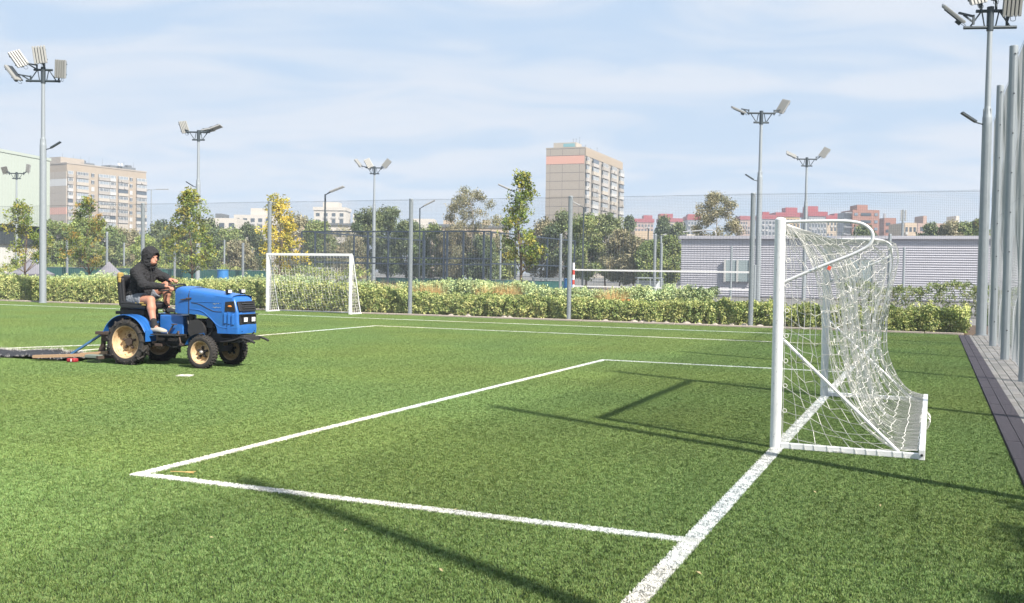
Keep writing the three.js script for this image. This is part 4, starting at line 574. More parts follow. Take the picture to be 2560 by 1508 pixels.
    const so = new THREE.Shape(); const L = toe[0] + 0.095 - (a[0] - 0.075); so.absellipse(0, 0, L / 2, 0.05, 0, 6.2832); part('sole', new THREE.ExtrudeGeometry(so, { depth: 0.02, bevelEnabled: true, bevelSize: 0.003, bevelThickness: 0.003, bevelSegments: 1 }).rotateX(-Math.PI / 2).translate((toe[0] + a[0] + 0.02) / 2, y0 - 0.002, (a[2] + toe[2]) / 2), sole, D);
  }
  // the far foot rests on the raised cover
  part('foot_rest', box(0.40, 0.02, 0.16, 0.40, 0.775, -0.19, 0.005), darkIron, T);
}

// ---------------------------------------------------------------- plants
function leafClump(n, size, spread, seed) {
  const R = rng(seed), pos = [], q = new THREE.Quaternion(), e = new THREE.Euler(), c = V3();
  for (let i = 0; i < n; i++) {
    const a = R() * 6.283, b = Math.acos(2 * R() - 1), r = spread * Math.cbrt(R()), s = size * (0.65 + 0.7 * R()); c.set(Math.sin(b) * Math.cos(a), Math.cos(b), Math.sin(b) * Math.sin(a)).multiplyScalar(r);
    q.setFromEuler(e.set((R() - 0.5) * 2.2, R() * 6.283, (R() - 0.5) * 2.2));
    const P = [[-0.5, 0, 0], [-0.05, 0.06, 0.3], [0.5, -0.06, 0], [-0.05, 0.06, -0.3]].map((p) => V3(...p).multiplyScalar(s).applyQuaternion(q).add(c).toArray());
    pos.push(...P[0], ...P[1], ...P[2], ...P[0], ...P[2], ...P[3]);
  }
  const g = new THREE.BufferGeometry(); g.setAttribute('position', new THREE.Float32BufferAttribute(pos, 3)); g.computeVertexNormals(); return g;
}
const leafM = mat('leaf', lin(1, 1, 1), 0.6, { transmission: 0.0, thickness: 0 });
const clumpSap = [0, 1, 2].map((k) => leafClump(13, 0.088, 0.15, 900 + k)), clumpTree = [0, 1, 2].map((k) => leafClump(22, 0.21, 0.45, 910 + k)), clumpHedge = [0, 1, 2].map((k) => leafClump(11, 0.058, 0.075, 920 + k)), clumpFine = [0, 1, 2].map((k) => leafClump(12, 0.16, 0.38, 930 + k));
function scatter(name, geos, list, parent, kind = 'stuff') {          // list: [x, y, z, scale, r, g, b]
  const m4 = new THREE.Matrix4(), q = new THREE.Quaternion(), e = new THREE.Euler(), R = rng(list.length + 3), col = new THREE.Color(), n = geos.length;
  for (let k = 0; k < n; k++) {
    const sub = list.filter((_, i) => i % n === k); if (!sub.length) continue;
    const im = new THREE.InstancedMesh(geos[k], leafM, sub.length); im.name = name; im.castShadow = im.receiveShadow = true;
    sub.forEach((p, i) => { m4.compose(V3(p[0], p[1], p[2]), q.setFromEuler(e.set(R() * 6.3, R() * 6.3, R() * 6.3)), V3(p[3], p[3], p[3])); im.setMatrixAt(i, m4); im.setColorAt(i, col.setRGB(p[4], p[5], p[6])); });
    im.userData.kind = kind; parent.add(im);
  }
}
const PAL = {
  sapling: [[0.184, 0.232, 0.034], [0.240, 0.264, 0.038], [0.137, 0.197, 0.034], [0.320, 0.282, 0.044], [0.113, 0.163, 0.030]],
  orange: [[0.168, 0.199, 0.034], [0.259, 0.208, 0.037], [0.116, 0.168, 0.030], [0.311, 0.192, 0.037], [0.097, 0.144, 0.030]],
  yellow: [[0.508, 0.404, 0.048], [0.389, 0.344, 0.048], [0.299, 0.299, 0.055], [0.598, 0.448, 0.069]],
  dark: [[0.103, 0.144, 0.062], [0.143, 0.180, 0.072], [0.078, 0.114, 0.053], [0.182, 0.209, 0.086]],
  green: [[0.176, 0.237, 0.074], [0.223, 0.281, 0.087], [0.128, 0.179, 0.060], [0.281, 0.303, 0.108]],
  lime: [[0.297, 0.356, 0.090], [0.242, 0.304, 0.080], [0.371, 0.392, 0.107], [0.186, 0.250, 0.071]],
  olive: [[0.274, 0.244, 0.143], [0.210, 0.203, 0.111], [0.336, 0.294, 0.173], [0.190, 0.193, 0.102]],
  hedge: [[0.392, 0.455, 0.147], [0.505, 0.537, 0.192], [0.280, 0.358, 0.112], [0.589, 0.592, 0.224], [0.210, 0.290, 0.087]],
  hedge2: [[0.350, 0.449, 0.221], [0.457, 0.543, 0.266], [0.255, 0.353, 0.163], [0.536, 0.585, 0.266]],
};
const bark = mat('bark', lin(0.16, 0.115, 0.085), 0.9, { bumpMap: rep(bumpTex, 2, 8), bumpScale: 0.01 }), barkPale = mat('bark_pale', lin(0.27, 0.24, 0.20), 0.9, { bumpMap: rep(bumpTex, 2, 8), bumpScale: 0.01 });
function tree(name, label, group, p, h, w, o) {
  const t = thing(name, label, 'tree', [p.x, 0, p.z], 0, group), R = rng(o.seed), wood = [], leaves = [], pal = PAL[o.pal], lobes = [];
  const y0 = h * (o.base ?? 0.25), prof = { cone: (u) => Math.pow(1 - u, 0.75) * (0.45 + 0.55 * sstep(0, 0.14, u)) + 0.07, round: (u) => Math.sqrt(Math.max(0.02, 1 - Math.pow(2 * u - 0.9, 2) / 1.25)), poplar: (u) => Math.pow(Math.sin(Math.PI * (0.08 + 0.9 * u)), 0.6) }[o.shape ?? 'round'];
  const bend = (y) => [0.04 * h * n2(y / h * 1.3, o.seed), 0.03 * h * n2(o.seed, y / h * 1.3)], tr = o.trunk ?? h * 0.014;
  for (let k = 0; k < 6; k++) { const a = k / 6 * h * 0.95, b = (k + 1) / 6 * h * 0.95, A = bend(a), B = bend(b), f = (y) => Math.max(0.12, 1 - y / h) ; wood.push(bar([k ? A[0] : 0, a, k ? A[1] : 0], [B[0], b, B[1]], tr * f(a), tr * f(b), 7)); }
  for (let k = 0; k < o.lobes; k++) { const u = (k + R()) / o.lobes, y = mix(y0, h, u), a = R() * 6.283 + k * 2.4, r = w * prof(u) * (0.35 + 0.6 * Math.sqrt(R())), B = bend(y); lobes.push([B[0] + Math.cos(a) * r, y, B[1] + Math.sin(a) * r, u]); }
  for (const [x, y, z, u] of lobes) {
    const yb = Math.max(y0 * 0.75, y - Math.hypot(x, z) * (o.rise ?? 0.7)), B = bend(yb), rr = tr * 0.35 * Math.max(0.2, 1 - u);
    wood.push(bar([B[0], yb, B[1]], [mix(B[0], x, 0.55), mix(yb, y, 0.45), mix(B[1], z, 0.55)], rr, rr * 0.6, 4), bar([mix(B[0], x, 0.55), mix(yb, y, 0.45), mix(B[1], z, 0.55)], [x, y, z], rr * 0.6, rr * 0.25, 4));
    const lr = o.lobeR * (0.7 + 0.6 * R()), lt = 0.82 + 0.36 * R(), pick = Math.floor(R() * pal.length);
    for (let m = 0; m < o.per; m++) { const a = R() * 6.283, c = 2 * R() - 1, s = Math.sqrt(1 - c * c), d = lr * Math.pow(R(), 0.45), q = pal[R() < 0.5 ? pick : Math.floor(R() * pal.length)], k = lt * (0.85 + 0.3 * R()); leaves.push([x + Math.cos(a) * s * d, Math.max(y0 * 0.8, y + c * d * 0.75), z + Math.sin(a) * s * d, (o.scale ?? 1) * (0.7 + 0.6 * R()), q[0] * k, q[1] * k, q[2] * k]); }
  }
  part('trunk', join(wood), o.pale ? barkPale : bark, t); scatter('crown', o.clump ?? clumpTree, leaves, t); return t;
}
function hedge(label, x0, x1, z0, z1, hf, pal, dens, seed, o = {}) {
  const t = thing('hedge', label, 'hedge', [0, 0, 0]), R = rng(seed), L = x1 - x0, W = z1 - z0, list = [], P = PAL[pal], n = Math.round(L * W * dens);
  for (let i = 0; i < n * 2; i++) {
    const x = x0 + L * R(), hh = hf(x) * (0.9 + 0.12 * fbm2(x * 0.9, seed) + 0.10 * n2(x * 2.7, seed + 4)), face = R();
    let y, z; const zf = z1 + 0.10 * n2(x * 1.3, seed + 2), bulge = 0.16 * n2(x * 2.2 + seed, 2);
    if (face > 0.82) { y = hh * 0.9 * R(); z = z0 + W * R(); } else if (face < 0.48) { y = hh * Math.pow(R(), 0.8); z = zf + bulge * 0.5 - Math.pow(R(), 2) * 0.25 - 0.22 * Math.pow(y / hh, 3) + 0.12 * n2(x * 5, y * 5); } else { z = z0 + (W + 0.02) * R(); const e = sstep(0, 0.25, Math.min(z - z0, zf - z) + 0.05); y = hh * (0.80 + 0.2 * e) + 0.09 * n2(x * 3.3, z * 3.3) + 0.05 * n2(x * 9, z * 9) - 0.22 * R() * R(); if (R() < 0.03) y += 0.16 * R(); }
    if (y < 0.03) continue;
    const q = P[Math.floor(R() * P.length)], k = (0.8 + 0.4 * R()) * (1 + 0.18 * n2(x * 1.5, y * 2 + z)); list.push([x, y, z, 0.75 + 0.6 * R(), q[0] * k, q[1] * k, q[2] * k]);
  }
  scatter('foliage', o.clump ?? clumpHedge, list, t);
    const stems = []; for (let i = 0; i < L * 9; i++) { const x = x0 + L * R(), z = mix(z0 + 0.1, z1 - 0.12, R()), y = hf(x) * (0.5 + 0.4 * R()); stems.push(bar([x, 0, z], [x + 0.4 * (R() - 0.5), y, z + 0.3 * (R() - 0.5)], 0.010, 0.003, 4)); } part('stems', join(stems), bark, t);
  return t;
}
hedge('clipped light green hedge along the foot of the far fence', -40, 0.9, -31.6, -30.35, (x) => mix(1.0, 0.70, sstep(-19, -15, x)) + 0.04 * Math.sin(x * 0.8), 'hedge', 330, 41);
hedge('looser greyish green hedge behind the clipped hedge and its dry grasses', -40, -6.7, -34.2, -32.7, (x) => 1.12 + 0.10 * Math.sin(x * 0.7) + 0.1 * n2(x * 0.35, 3), 'hedge2', 190, 43);
hedge('dark creeper hedge below the corrugated building', onZ(2060, 700, -44).x, 3.5, -45.2, -44, (x) => 1.35 + 0.1 * Math.sin(x * 1.7), 'green', 90, 47);
hedge('shrub bank along the green windbreak', -62, -30, -50.5, -48.6, (x) => 1.5 + 0.4 * n2(x * 0.3, 8), 'lime', 18, 49, { clump: clumpSap });
// dry ornamental grasses
{
  const straw = mat('straw', lin(0.62, 0.41, 0.17), 0.8); let first = null; const R = rng(15);
  for (const vx of [935, 960, 1040, 1060, 1075, 1195, 1215, 1240, 1262, 640, 610, 1490, 1520]) {
    const p = onZ(vx, 720, -32.0), pos = [];
    if (!first) { for (let i = 0; i < 420; i++) { const a = R() * 6.283, l = 0.35 + 0.65 * R(), r0 = 0.1 * R(), s = l * (0.25 + 0.35 * R()), x = Math.cos(a) * r0, z = Math.sin(a) * r0, w = 0.006; pos.push(x - w * Math.sin(a), 0, z + w * Math.cos(a), x + w * Math.sin(a), 0, z - w * Math.cos(a), x + Math.cos(a) * s, l, z + Math.sin(a) * s); } const g = new THREE.BufferGeometry(); g.setAttribute('position', new THREE.Float32BufferAttribute(pos, 3)); g.computeVertexNormals(); first = g; }
    const m = part(numbered('ornamental_grass'), first, straw, scene, [p.x, 0, -32.0 + 0.3 * (R() - 0.5)], [0, R() * 6, 0]); m.scale.set(1.2, 1.15 + 0.2 * R(), 1.2); tag(m, 'tuft of dry straw coloured ornamental grass between the hedges', 'grass tuft', 'dry grasses between the hedges');
  }
}
// saplings in the bed behind the fence
const SZ = -34.6;
function sapling(vx, vyTop, halfPx, pal, seed, label, base, lobes = 34) { const p = onZ(vx, vyTop, SZ), w = onZ(vx + halfPx, vyTop, SZ).x - p.x; tree('sapling', label, 'saplings behind the far fence', p, p.y, w, { seed, pal, shape: 'cone', base, lobes, per: 14, lobeR: 0.36, clump: clumpSap, trunk: 0.065, rise: 1.2, scale: 0.92 }); }
sapling(58, 500, 52, 'sapling', 201, 'forked leafy sapling in front of the mint hall', 0.34, 30);
sapling(216, 490, 50, 'orange', 202, 'sapling turning orange in front of the long apartment block', 0.34, 28);
sapling(467, 470, 58, 'sapling', 203, 'full cone shaped green sapling behind the tractor driver', 0.33, 46);
sapling(690, 492, 52, 'yellow', 204, 'bright yellow sapling behind the small goal', 0.36, 30);
sapling(1288, 428, 56, 'sapling', 205, 'tall narrow sapling in front of the pink banded tower', 0.36, 34);
// trees beyond
let ts = 300;
function far(vx, vyTop, halfPx, depth, pal, label, o = {}) { const p = onD(vx, vyTop, depth), w = halfPx * VIEW * depth / FOCAL; tree(o.name ?? 'tree', label, 'trees beyond the pitches', p, p.y, w, { seed: ts++, pal, lobes: o.lobes ?? 34, per: o.per ?? 20, lobeR: w * (o.lr ?? 0.34), shape: o.shape, base: o.base ?? 0.18, pale: o.pale, clump: o.clump, scale: (o.scale ?? 1) * depth / 110, trunk: o.trunk, rise: o.rise }); }
const spots = ['beside the mint hall', 'at the foot of the long tan block', 'behind the sapling turning orange', 'under the far end of the long tan block', 'beside the thin street lamp', 'behind the driver', 'behind the full cone shaped sapling', 'beyond the grey training goal', 'beyond the blue crossing sign', 'beside the yellow sapling', 'beyond the small goal', 'beside the mast of the ball court', 'behind the mast of the ball court', 'beyond the ball court cage', 'beside the lamp with two raised heads', 'under the tall poplar', 'behind the tall narrow sapling', 'in front of the pink banded tower', 'under the balconies of the tower', 'at the corner of the tower', 'beside the slim cypress', 'low behind the teal windbreak', 'low behind the teal windbreak and the crossing sign', 'in front of the ochre building', 'beside the ochre building', 'behind the small goal and the ball court', 'under the kiosk side of the poplar', 'between the poplar and the tall narrow sapling', 'beside the corrugated building'];
let spot = 0;
for (const [x, y, w, d, c] of [[145, 552, 42, 105, 'green'], [205, 545, 46, 112, 'lime'], [262, 566, 42, 110, 'green'], [305, 572, 40, 118, 'olive'], [395, 556, 44, 122, 'dark'], [440, 566, 44, 118, 'dark'], [515, 545, 46, 120, 'dark'], [565, 572, 42, 112, 'green'], [612, 562, 42, 120, 'dark'], [735, 538, 54, 125, 'olive'], [785, 552, 42, 118, 'green'], [905, 524, 42, 112, 'dark'], [955, 517, 44, 116, 'dark'], [1003, 552, 44, 110, 'dark'], [1058, 566, 44, 106, 'green'], [1120, 575, 44, 104, 'olive'], [1335, 548, 44, 112, 'olive'], [1390, 530, 50, 108, 'dark'], [1445, 538, 46, 105, 'green'], [1492, 536, 48, 108, 'dark'], [1525, 572, 34, 100, 'olive'], [355, 590, 34, 82, 'lime'], [590, 600, 34, 84, 'olive'], [1560, 590, 36, 98, 'olive'], [1600, 600, 36, 96, 'green'], [870, 590, 40, 104, 'olive'], [1190, 592, 42, 100, 'dark'], [1235, 590, 40, 104, 'green'], [1645, 590, 30, 104, 'green']])
  far(x, y, w, d, c, { green: 'mid green broad tree ', dark: 'dark green dense tree ', olive: 'dull olive thinning tree ', lime: 'bright light green tree ' }[c] + spots[spot++]);
far(1160, 472, 76, 102, 'olive', 'tall grey green poplar with thin open crown', { shape: 'round', base: 0.12, pale: true, clump: clumpFine, per: 30, lobes: 60, lr: 0.2, scale: 0.95, rise: 1.6, name: 'poplar_tree' });
far(1768, 480, 60, 96, 'olive', 'bushy grey green poplar rising over the corrugated building', { shape: 'round', base: 0.1, pale: true, clump: clumpFine, per: 36, lobes: 60, lr: 0.24, rise: 1.4, name: 'poplar_tree' });
far(840, 560, 42, 96, 'olive', 'nearly bare pale tree behind the ball court', { pale: true, clump: clumpFine, per: 5, lobes: 50, lr: 0.3, rise: 1.6, name: 'bare_tree' });
far(1546, 540, 10, 190, 'dark', 'slim dark cypress beside the pink banded tower', { shape: 'cone', per: 20, lr: 0.6, name: 'cypress' });
far(1632, 540, 22, 190, 'dark', 'dark pointed tree among the red roofed blocks', { shape: 'cone', name: 'cypress' }); far(1668, 556, 24, 190, 'dark', 'small dark round tree among the red roofed blocks');
for (const [x, y, c] of [[2285, 556, 'dark'], [2335, 552, 'olive'], [2375, 556, 'green'], [2128, 562, 'dark'], [2405, 548, 'orange']]) far(x, y, 30, 150, c, { dark: x > 2200 ? 'dark tree beside the thin grey tree, over the corrugated roof' : 'dark tree below the brick tower, over the corrugated roof', olive: 'grey thin tree behind the roof of the corrugated building', green: 'green tree behind the roof of the corrugated building', orange: 'rust coloured tree behind the roof of the corrugated building' }[c]);
// shrubs outside the tall fence, whose shade falls on the edge of the turf
[[2.95, -1.0, 2.2], [3.05, -2.5, 2.5], [2.9, -3.9, 2.15], [3.05, -5.2, 2.35], [2.9, -6.6, 1.8], [2.9, -8.1, 1.6]].forEach(([x, z, h], k) => tree('shrub', ['rounded green shrub', 'tall green shrub', 'low green shrub', 'broad green shrub', 'small green shrub', 'lowest green shrub'][k] + ' in the row outside the tall fence', 'shrubs outside the tall fence', V3(x, 0, z), h, 0.72, { seed: 777 + k, pal: 'green', lobes: 20, per: 26, lobeR: 0.34, clump: clumpSap, base: 0.06, trunk: 0.03 }));

// ---------------------------------------------------------------- buildings
const glassDark = mat('window_glass', lin(0.05, 0.065, 0.08), 0.12, { clearcoat: 0.6 }), glassMid = mat('window_glass_pale', lin(0.17, 0.21, 0.25), 0.15), frameW = mat('window_frame', lin(0.50, 0.50, 0.485), 0.6);
const tan = mat('tan_panel', lin(0.341, 0.275, 0.202), 0.9, { map: rep(grimeTex, 1) }), greyTan = mat('grey_panel', lin(0.350, 0.302, 0.248), 0.9, { map: rep(grimeTex, 1) }), conc = mat('pale_concrete', lin(0.417, 0.376, 0.316), 0.9, { map: rep(grimeTex, 2) }), pinkB = mat('pink_panel', lin(0.560, 0.302, 0.230), 0.9), whiteB = mat('white_panel', lin(0.470, 0.470, 0.459), 0.9), jointM = mat('panel_joint', lin(0.10, 0.09, 0.08), 0.95), roofM = mat('roof_felt', lin(0.11, 0.12, 0.13), 0.9);
const balc = [lin(0.40, 0.37, 0.34), lin(0.48, 0.47, 0.45), lin(0.33, 0.30, 0.265), lin(0.42, 0.375, 0.31)].map((c, i) => mat('balcony' + i, c, 0.85, { map: rep(grimeTex, 1) }));
function oriented(name, label, corner, other, cat = 'apartment block') { const d = other.clone().sub(corner); d.y = 0; return [thing(name, label, cat, [corner.x, 0, corner.z], Math.atan2(-d.z, d.x)), d.length()]; }
const boxCache = {}; const cbox = (w, h, d) => boxCache[[w, h, d].map((v) => v.toFixed(3)).join()] ??= box(w, h, d);
function bay(b, x, y, w, fh, z, R, o = {}) {                          // a glazed balcony: parapet, strip window with mullions
  const open = R() < (o.open ?? 0.12), solid = R() < 0.06, q = balc[Math.floor(R() * 4)];
  const m = part('balcony', cbox(w, fh * 0.42, o.dp ?? 0.7), q, b, [x + w / 2, y + fh * 0.22, z + 0.1]); part('slab', cbox(w + 0.06, 0.14, 1.0), jointM, b, [x + w / 2, y - 0.02, z + 0.1]);
  const win = part('window', cbox(w - 0.1, fh * 0.46, 0.4), open ? glassDark : solid ? q : R() < 0.5 ? glassDark : glassMid, b, [x + w / 2, y + fh * 0.68, z + 0.1]);
  if (!open && !solid) { const n = Math.max(2, Math.round(w / 0.8)); part('frame', (boxCache['fr' + w.toFixed(2) + fh.toFixed(2)] ??= join([...[...Array(n + 1)].map((_, i) => box(i % 3 ? 0.13 : 0.22, fh * 0.46, 0.06, -w / 2 + 0.08 + i / n * (w - 0.16), 0, 0.23)), box(w - 0.1, 0.1, 0.06, 0, fh * 0.2, 0.231), box(w - 0.1, 0.1, 0.06, 0, -fh * 0.2, 0.231)])), frameW, win); }
  if (R() < 0.22) part('air_conditioner', cbox(0.75, 0.5, 0.35), conc, b, [x + w * (0.3 + 0.4 * R()), y + fh * 0.2, z + 0.72]);
}
{ // long tan apartment block
  const c = onD(165, 402, 398), e = onD(360, 425, 432), R = rng(71), [b, L] = oriented('apartment_block', 'long tan apartment block with rows of glazed balconies', c, e), H = c.y, D = 16, fh = 2.85;
  part('wall', box(L, H, D, L / 2, H / 2, -D / 2 - 0.2), tan, b);
  for (let f = 0; f < 14; f++) for (let k = 0; k < 2; k++) { const y = H - 3.2 - (f + 1) * fh, m = f === 0 ? greyTan : f === 1 ? whiteB : f === 5 ? pinkB : greyTan; if (y > 0) part('end_panel', cbox(0.3, fh - 0.05, D / 2 - 0.06), m, b, [-0.15, y + fh / 2, -0.2 - D / 4 - k * D / 2]); }
  const u = (px) => (px - 285) / 1380 * L;
  for (let f = 0; f < 13; f++) { const y = H - 2.6 - (f + 1) * fh; if (y < 3) break;
    for (const [a, z] of [[290, 370], [432, 625], [800, 985], [992, 1095], [1145, 1315], [1475, 1660]]) bay(b, u(a), y, u(z) - u(a), fh, 0.15, R);
    for (const [a, z] of [[685, 735], [1360, 1408]]) { const w = part('window', cbox(u(z) - u(a), 1.5, 0.2), R() < 0.7 ? glassDark : whiteB, b, [(u(a) + u(z)) / 2, y + 1.8, -0.15]); part('frame', (boxCache.smallfr ??= join([box(0.14, 1.5, 0.08, 0, 0, 0.1), box(u(735) - u(685) + 0.1, 0.14, 0.08, 0, 0.75, 0.1), box(u(735) - u(685) + 0.1, 0.14, 0.08, 0, -0.75, 0.1)])), frameW, w); } }
  part('cornice', box(L + 0.4, 0.5, D + 0.4, L / 2, H + 0.25, -D / 2 - 0.2), greyTan, b);
  part('roof_house', [box(11, 2.6, 7, 6.5, H + 1.7, -9)], greyTan, b); part('roof_house', [box(7, 1.4, 5, 13.5, H + 1.1, -8), box(2, 1.2, 2, 13, H + 2.2, -8)], roofM, b); part('roof_house', [box(13, 1.6, 6, 31, H + 1.2, -8), box(2.2, 1.4, 2, 36, H + 2.4, -8)], roofM, b);
  for (const x of [3, 8, 11.5, 15.5, 22, 30, 33, 38]) part('antenna', bar([x, H + 0.5, -7], [x, H + 4.6, -7], 0.07, 0.05, 4), roofM, b);
  for (const x of [28, 29.6]) part('satellite_dish', new THREE.SphereGeometry(0.8, 12, 6, 0, 6.3, 0, 0.9).rotateX(1.2).translate(x, H + 2.4, -4.5), whiteB, b);
}
{ // pink banded tower
  const c = onD(1441, 364, 330), e = onD(1531.5, 401.5, 373.6), R = rng(73), [b, L] = oriented('apartment_block', 'tall concrete tower with one pink band below its roof', c, e), H = c.y, D = 13.6, fh = 2.82;
  part('wall', box(L, H, D, L / 2, H / 2, -D / 2 - 0.2), conc, b); part('joint_backing', box(0.3, H - 0.1, D - 0.1, -0.13, H / 2, -D / 2 - 0.2), jointM, b);
  const cols = [[0, 0.13], [0.13, 0.57], [0.57, 0.89], [0.89, 1]];    // along the end wall from the corner
  for (let f = 0; f < 14; f++) { const y = H - 2.4 - f * fh; if (y < 0) break; const m = f === 1 ? pinkB : greyTan; cols.forEach(([a, z], k) => { if (f === 1 && k) return; const A = f === 1 ? 0 : a, Z = f === 1 ? 1 : z; part('end_panel', cbox(0.3, (f ? fh : 2.3) - 0.14, (Z - A) * D - 0.12), m, b, [-0.17, y + (f ? fh : 2.3) / 2, -0.2 - (A + Z) / 2 * D]); }); }
  part('top_band', box(L, 2.5, 0.25, L / 2, H - 1.3, 0), tan, b);
  const u = (px) => { const s = (px - 672) / 553; return L * s * 330 / (373.6 - 43.6 * s); };
  for (let f = 0; f < 13; f++) { const y = H - 2.6 - (f + 1) * fh; if (y < 3) break; for (const [a, z] of [[674, 706], [770, 850], [915, 990], [1050, 1120], [1175, 1228]]) bay(b, u(a), y, u(z) - u(a), fh, 0.3, R, { open: 0.1, dp: 0.6 });
    for (const [a, z] of [[710, 766], [855, 910], [995, 1045], [1125, 1170]]) part('wall_panel', cbox(u(z) - u(a), fh - 0.12, 0.2), f % 3 === 1 ? conc : balc[2], b, [(u(a) + u(z)) / 2, y + fh / 2, -0.12]); }
  part('cornice', box(L + 0.3, 0.4, D + 0.3, L / 2, H + 0.2, -D / 2 - 0.2), greyTan, b); part('roof_house', box(6, 2.0, 8, 4.5, H + 1.2, -D / 2 - 1), conc, b); part('graffiti', [box(0.05, 1.1, 4, 1.47, H + 1.3, -D / 2 + 0.5)], mat('graffiti', lin(0.16, 0.33, 0.36), 0.8), b);
  for (const [x, hh] of [[2, 3.5], [5, 4], [9, 5], [16, 3.2], [22, 3], [30, 4]]) part('antenna', [bar([x, H, -5], [x, H + hh, -5], 0.06, 0.05, 4), bar([x - 0.7, H + hh - 0.3, -5], [x + 0.7, H + hh - 0.3, -5], 0.04, 0.04, 4)], roofM, b);
}
function farBlock(name, label, vx0, vx1, vyTop, depth, wall, o = {}) { // a distant block facing the pitch; its windows are too small to tell apart singly
  const a = onD(vx0, vyTop, depth), e = onD(vx1, vyTop, depth * (o.skew ?? 1)), [b, L] = oriented(name, label, a, e, 'building'), H = a.y, D = o.deep ?? 14, R = rng(Math.round(vx0 * 7));
  part('wall', box(L, H, D, L / 2, H / 2, -D / 2), wall, b);
  if (o.roof) part('roof', [box(L + 0.8, o.roofH ?? 2.4, D + 0.8, L / 2, H + (o.roofH ?? 2.4) / 2 - 0.2, -D / 2)], o.roof, b);
  if (o.house) for (const [s, w, hh] of o.house) part('roof_house', box(w * L, hh, D * 0.6, s * L, H + hh / 2 + (o.roof ? (o.roofH ?? 2.4) - 0.2 : 0), -D / 2), o.houseMat ?? wall, b);
  const cols = o.cols ?? Math.max(3, Math.round(L / 3.4)), rows = o.rows ?? 8, g = [], f = [];
  for (let r = 0; r < rows; r++) for (let k = 0; k < cols; k++) { const x = (k + 0.5) / cols * L, y = H - 2.2 - r * 3; if (y < 1 || R() < 0.08) continue; g.push(box(Math.min(1.7, L / cols * 0.55), 1.5, 0.1, x, y, 0.03)); if (R() < 0.5) f.push(box(Math.min(2, L / cols * 0.62), 0.9, 0.5, x, y - 1.3, 0.2)); }
  if (g.length) part('windows', join(g), glassDark, b).userData.kind = 'stuff'; if (f.length && o.balconies !== false) part('balconies', join(f), balc[1], b).userData.kind = 'stuff';
  return b;
}
const creamW = mat('cream_render', lin(0.460, 0.368, 0.270), 0.9), creamP = mat('pale_render', lin(0.519, 0.481, 0.422), 0.9), redRoof = mat('red_roof', lin(0.30, 0.045, 0.05), 0.8), brickW = mat('brick_wall', lin(0.30, 0.145, 0.105), 0.9), yellowW = mat('yellow_render', lin(0.46, 0.32, 0.15), 0.9), greyW = mat('grey_render', lin(0.29, 0.295, 0.31), 0.9), pinkW = mat('pink_render', lin(0.38, 0.27, 0.22), 0.9);
farBlock('apartment_building', 'low cream block behind the trees beside the full green sapling', 508, 582, 536, 300, creamP, { rows: 6, house: [[0.3, 0.2, 1.5]], houseMat: roofM });
farBlock('apartment_building', 'cream stepped block behind the trees next to the yellow sapling', 575, 668, 528, 420, creamP, { rows: 7, house: [[0.6, 0.4, 3]] });
farBlock('apartment_building', 'white tiered block above the ball court', 772, 850, 516, 460, creamP, { rows: 8, house: [[0.5, 0.5, 2.5]], roof: creamP, roofH: 1.5 });
farBlock('apartment_building', 'pale block with its lower storeys hidden by the nearly bare tree', 690, 770, 544, 330, pinkW, { rows: 6, roof: roofM, roofH: 0.6 });
farBlock('apartment_building', 'cream block with grey roof behind the nearly bare tree', 800, 868, 552, 240, creamP, { rows: 6, roof: roofM, roofH: 0.5 });
farBlock('apartment_building', 'small white block beside the dark dense trees', 868, 895, 526, 470, creamP, { rows: 8 });
farBlock('apartment_building', 'long low cream block behind the tall poplar', 1062, 1252, 556, 260, creamW, { rows: 5, roof: roofM, roofH: 0.7, house: [[0.2, 0.12, 1.2], [0.7, 0.1, 1.4]] });
farBlock('apartment_building', 'low cream block with a roof hut, left bare by the trees of the tower', 1015, 1068, 538, 430, creamP, { rows: 6 });
const redG = 'red roofed blocks';
for (const [x0, x1, y, d, w, l, h] of [[1546, 1608, 546, 640, pinkW, 'pinkish block with red roof standing beside the slim cypress', [[0.8, 0.35, 4]]], [1624, 1690, 545, 640, creamW, 'cream block with stepped red roof between the dark cypresses', [[0.25, 0.5, 5]]], [1692, 1722, 540, 600, greyW, 'narrow grey block with red roof beside the bushy poplar', [[0.5, 0.8, 2]]], [1822, 1846, 540, 620, pinkW, 'narrow pink block with red roof beside the tall mast', []], [1874, 1908, 538, 560, greyW, 'narrow white block with red roof beside the big goal', [[0.4, 0.5, 3]]], [1910, 1968, 532, 560, yellowW, 'yellow sided block with red roof behind the big goal', [[0.7, 0.5, 5]]], [1990, 2034, 531, 520, greyW, 'grey block with tall red roof above the goal crossbar', [[0.3, 0.6, 5]]], [2034, 2085, 540, 520, creamW, 'cream block with low red roof above the goal net', [[0.6, 0.3, 2]]]])
  farBlock('apartment_building', l, x0, x1, y, d, w, { roof: redRoof, roofH: 2.4, house: h.map(([a, b, c]) => [a, b, c * 0.6]), houseMat: redRoof, rows: 10, cols: Math.max(4, Math.round((x1 - x0) / 8)) });
{ const b = farBlock('brick_tower', 'brick tower with open grey floors beside the goal loop', 2098, 2164, 516, 400, brickW, { rows: 0, house: [[0.45, 0.4, 2.2]] }), R = rng(88), H = onD(2098, 516, 400).y, L = 66 * VIEW * 400 / FOCAL;
  for (let f = 0; f < 8; f++) for (let k = 0; k < 3; k++) part('window', cbox(k === 1 ? 4 : 1.3, 1.1, 0.3), k === 1 ? glassDark : glassMid, b, [[1.4, L / 2, L - 1.3][k], H - 1.8 - f * 2.9, 0.05]);
  for (let f = 0; f < 8; f++) part('slab', cbox(L * 0.3, 0.4, 1.6), greyW, b, [-L * 0.13, H - 1.2 - f * 2.9, -1]); part('frame_wall', box(L * 0.26, H - 1, 8, -L * 0.13, H / 2 - 0.5, -6), greyW, b); }
